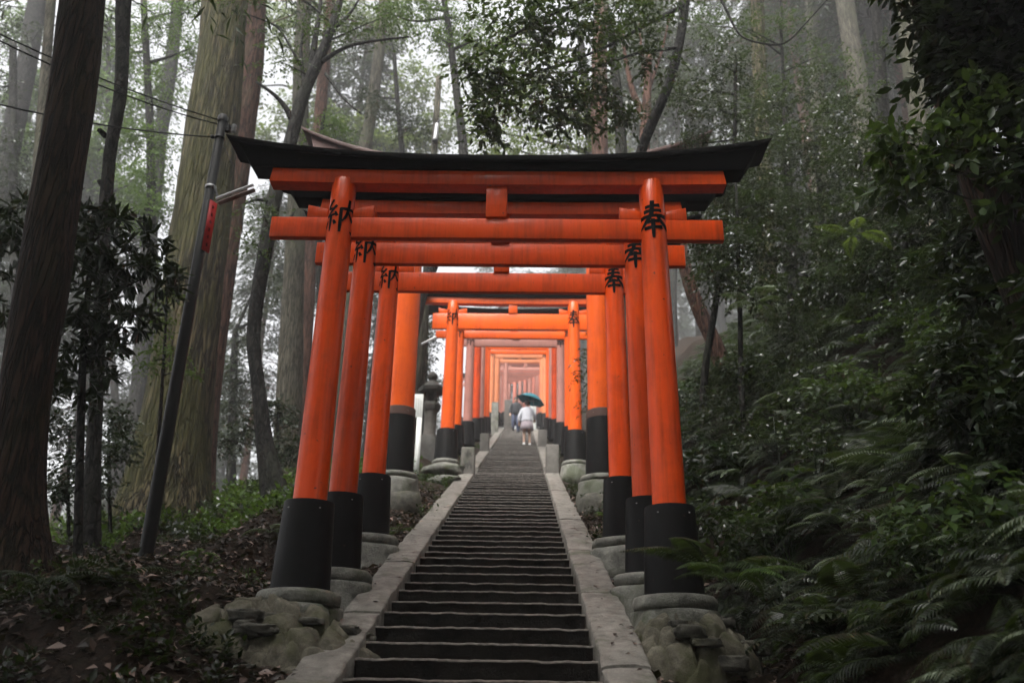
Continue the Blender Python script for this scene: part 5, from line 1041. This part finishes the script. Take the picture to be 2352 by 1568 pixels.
# umbrella
hand = np.array([GX+.29, gy+.25, gz+1.02]); tip = np.array(pix(1224, 905, float(gy)+.25)); ax = unit(tip-hand); ax = unit(ax+np.array([.30, -.05, 0])) if False else ax
root = empty('umbrella', tuple(hand), 'open teal umbrella tilted to the right over the person in white', 'umbrella'); UR = .52
tl = unit(np.array([.30, .0, .95])); e1 = unit(np.cross(np.array([0, 1, 0]), tl)); e2 = np.cross(tl, e1); b = MB(); G = []
for rr_ in np.linspace(0.001, 1, 9):
    row = []
    for q in range(49):
        a = 2*math.pi*q/48; sc = 1-.045*(1-abs(math.cos(4*a)))*rr_**3*1.6; R_ = UR*rr_*sc; row.append(tip+e1*R_*math.cos(a)+e2*R_*math.sin(a)-tl*(.27*(1-math.cos(rr_*1.25))/(1-math.cos(1.25))+.0)*(1-.05*(1-abs(math.cos(4*a)))*rr_))
    G.append(row)
b.grid(np.array(G)); o = put(b, 'canopy', TEAL, root); o.modifiers.new('Solidify', 'SOLIDIFY').thickness = .004
b = MB(); b.tube(np.array([tip-tl*.01, tip+tl*.055]), [.009, .004], 8); put(b, 'ferrule', DARKM, root)
b = MB(); b.tube(np.array([tip-tl*.01, (tip*.55+hand*.45), hand]), .007, 8); put(b, 'shaft', METAL, root)
b = MB(); hv = unit(hand-tip); b.tube(np.array([hand-hv*.05, hand+hv*.08]), .014, 8); put(b, 'handle', WOOD, root)
b = MB()
for q in range(8):
    a = 2*math.pi*q/8; mid = tip+(e1*math.cos(a)+e2*math.sin(a))*UR*.6-tl*.115; b.tube(np.array([tip-tl*.30, mid]), .004, 4)
put(b, 'stretchers', METAL, root)

# ------------------------------------------------------------------ sky, sun, air
w = bpy.data.worlds.new('World'); SC.world = w; w.use_nodes = True; nt = w.node_tree; bg = nt.nodes['Background']
sky = nt.nodes.new('ShaderNodeTexSky'); sky.sky_type = 'NISHITA'; sky.sun_disc = False; SEL, SROT = rad(60), rad(-152)
sky.sun_elevation = SEL; sky.sun_rotation = SROT; sky.dust_density = 4.0; sky.air_density = 1.0
hs = nt.nodes.new('ShaderNodeHueSaturation'); hs.inputs['Saturation'].default_value = 0.12
nt.links.new(sky.outputs[0], hs.inputs['Color']); nt.links.new(hs.outputs[0], bg.inputs[0]); bg.inputs[1].default_value = 0.068
sd = bpy.data.lights.new('sun', 'SUN'); so = bpy.data.objects.new('sun', sd); COL.objects.link(so); sd.energy = 1.95; sd.angle = rad(45); sd.color = (1, .97, .92)
dirv = Vector((math.sin(SROT)*math.cos(SEL), math.cos(SROT)*math.cos(SEL), math.sin(SEL))); so.rotation_euler = dirv.to_track_quat('Z', 'Y').to_euler(); so.location = dirv*60
lo = np.array([1e9]*3); hi = -lo
bpy.context.view_layer.update()
for o in list(COL.objects):
    if o.type == 'MESH':
        for cnr in o.bound_box: v = np.array(o.matrix_world @ Vector(cnr)); lo = np.minimum(lo, v); hi = np.maximum(hi, v)
lo -= 1; hi += 1
b = MB(); b.box((lo+hi)/2, hi-lo)
m, nt, out = new_mat('haze'); pv = nt.nodes.new('ShaderNodeVolumePrincipled'); pv.inputs['Color'].default_value = (.93, .93, .95, 1); pv.inputs['Density'].default_value = 0.0020; pv.inputs['Anisotropy'].default_value = 0.35
nt.links.new(pv.outputs[0], out.inputs['Volume']); o = b.build('haze', m, smooth=False); tag(o, 'pale mist filling the forest', kind='stuff')

vs = SC.view_settings; vs.view_transform = 'Standard'; vs.look = 'None'; vs.exposure = 2.5; vs.gamma = 1.0
SC.cycles.use_denoising = True; SC.cycles.denoiser = 'OPENIMAGEDENOISE'
SC.cycles.max_bounces = 6; SC.cycles.diffuse_bounces = 3; SC.cycles.glossy_bounces = 3; SC.cycles.transmission_bounces = 3; SC.cycles.volume_bounces = 2; SC.cycles.transparent_max_bounces = 8
SC.cycles.use_adaptive_sampling = True; SC.cycles.adaptive_threshold = 0.02
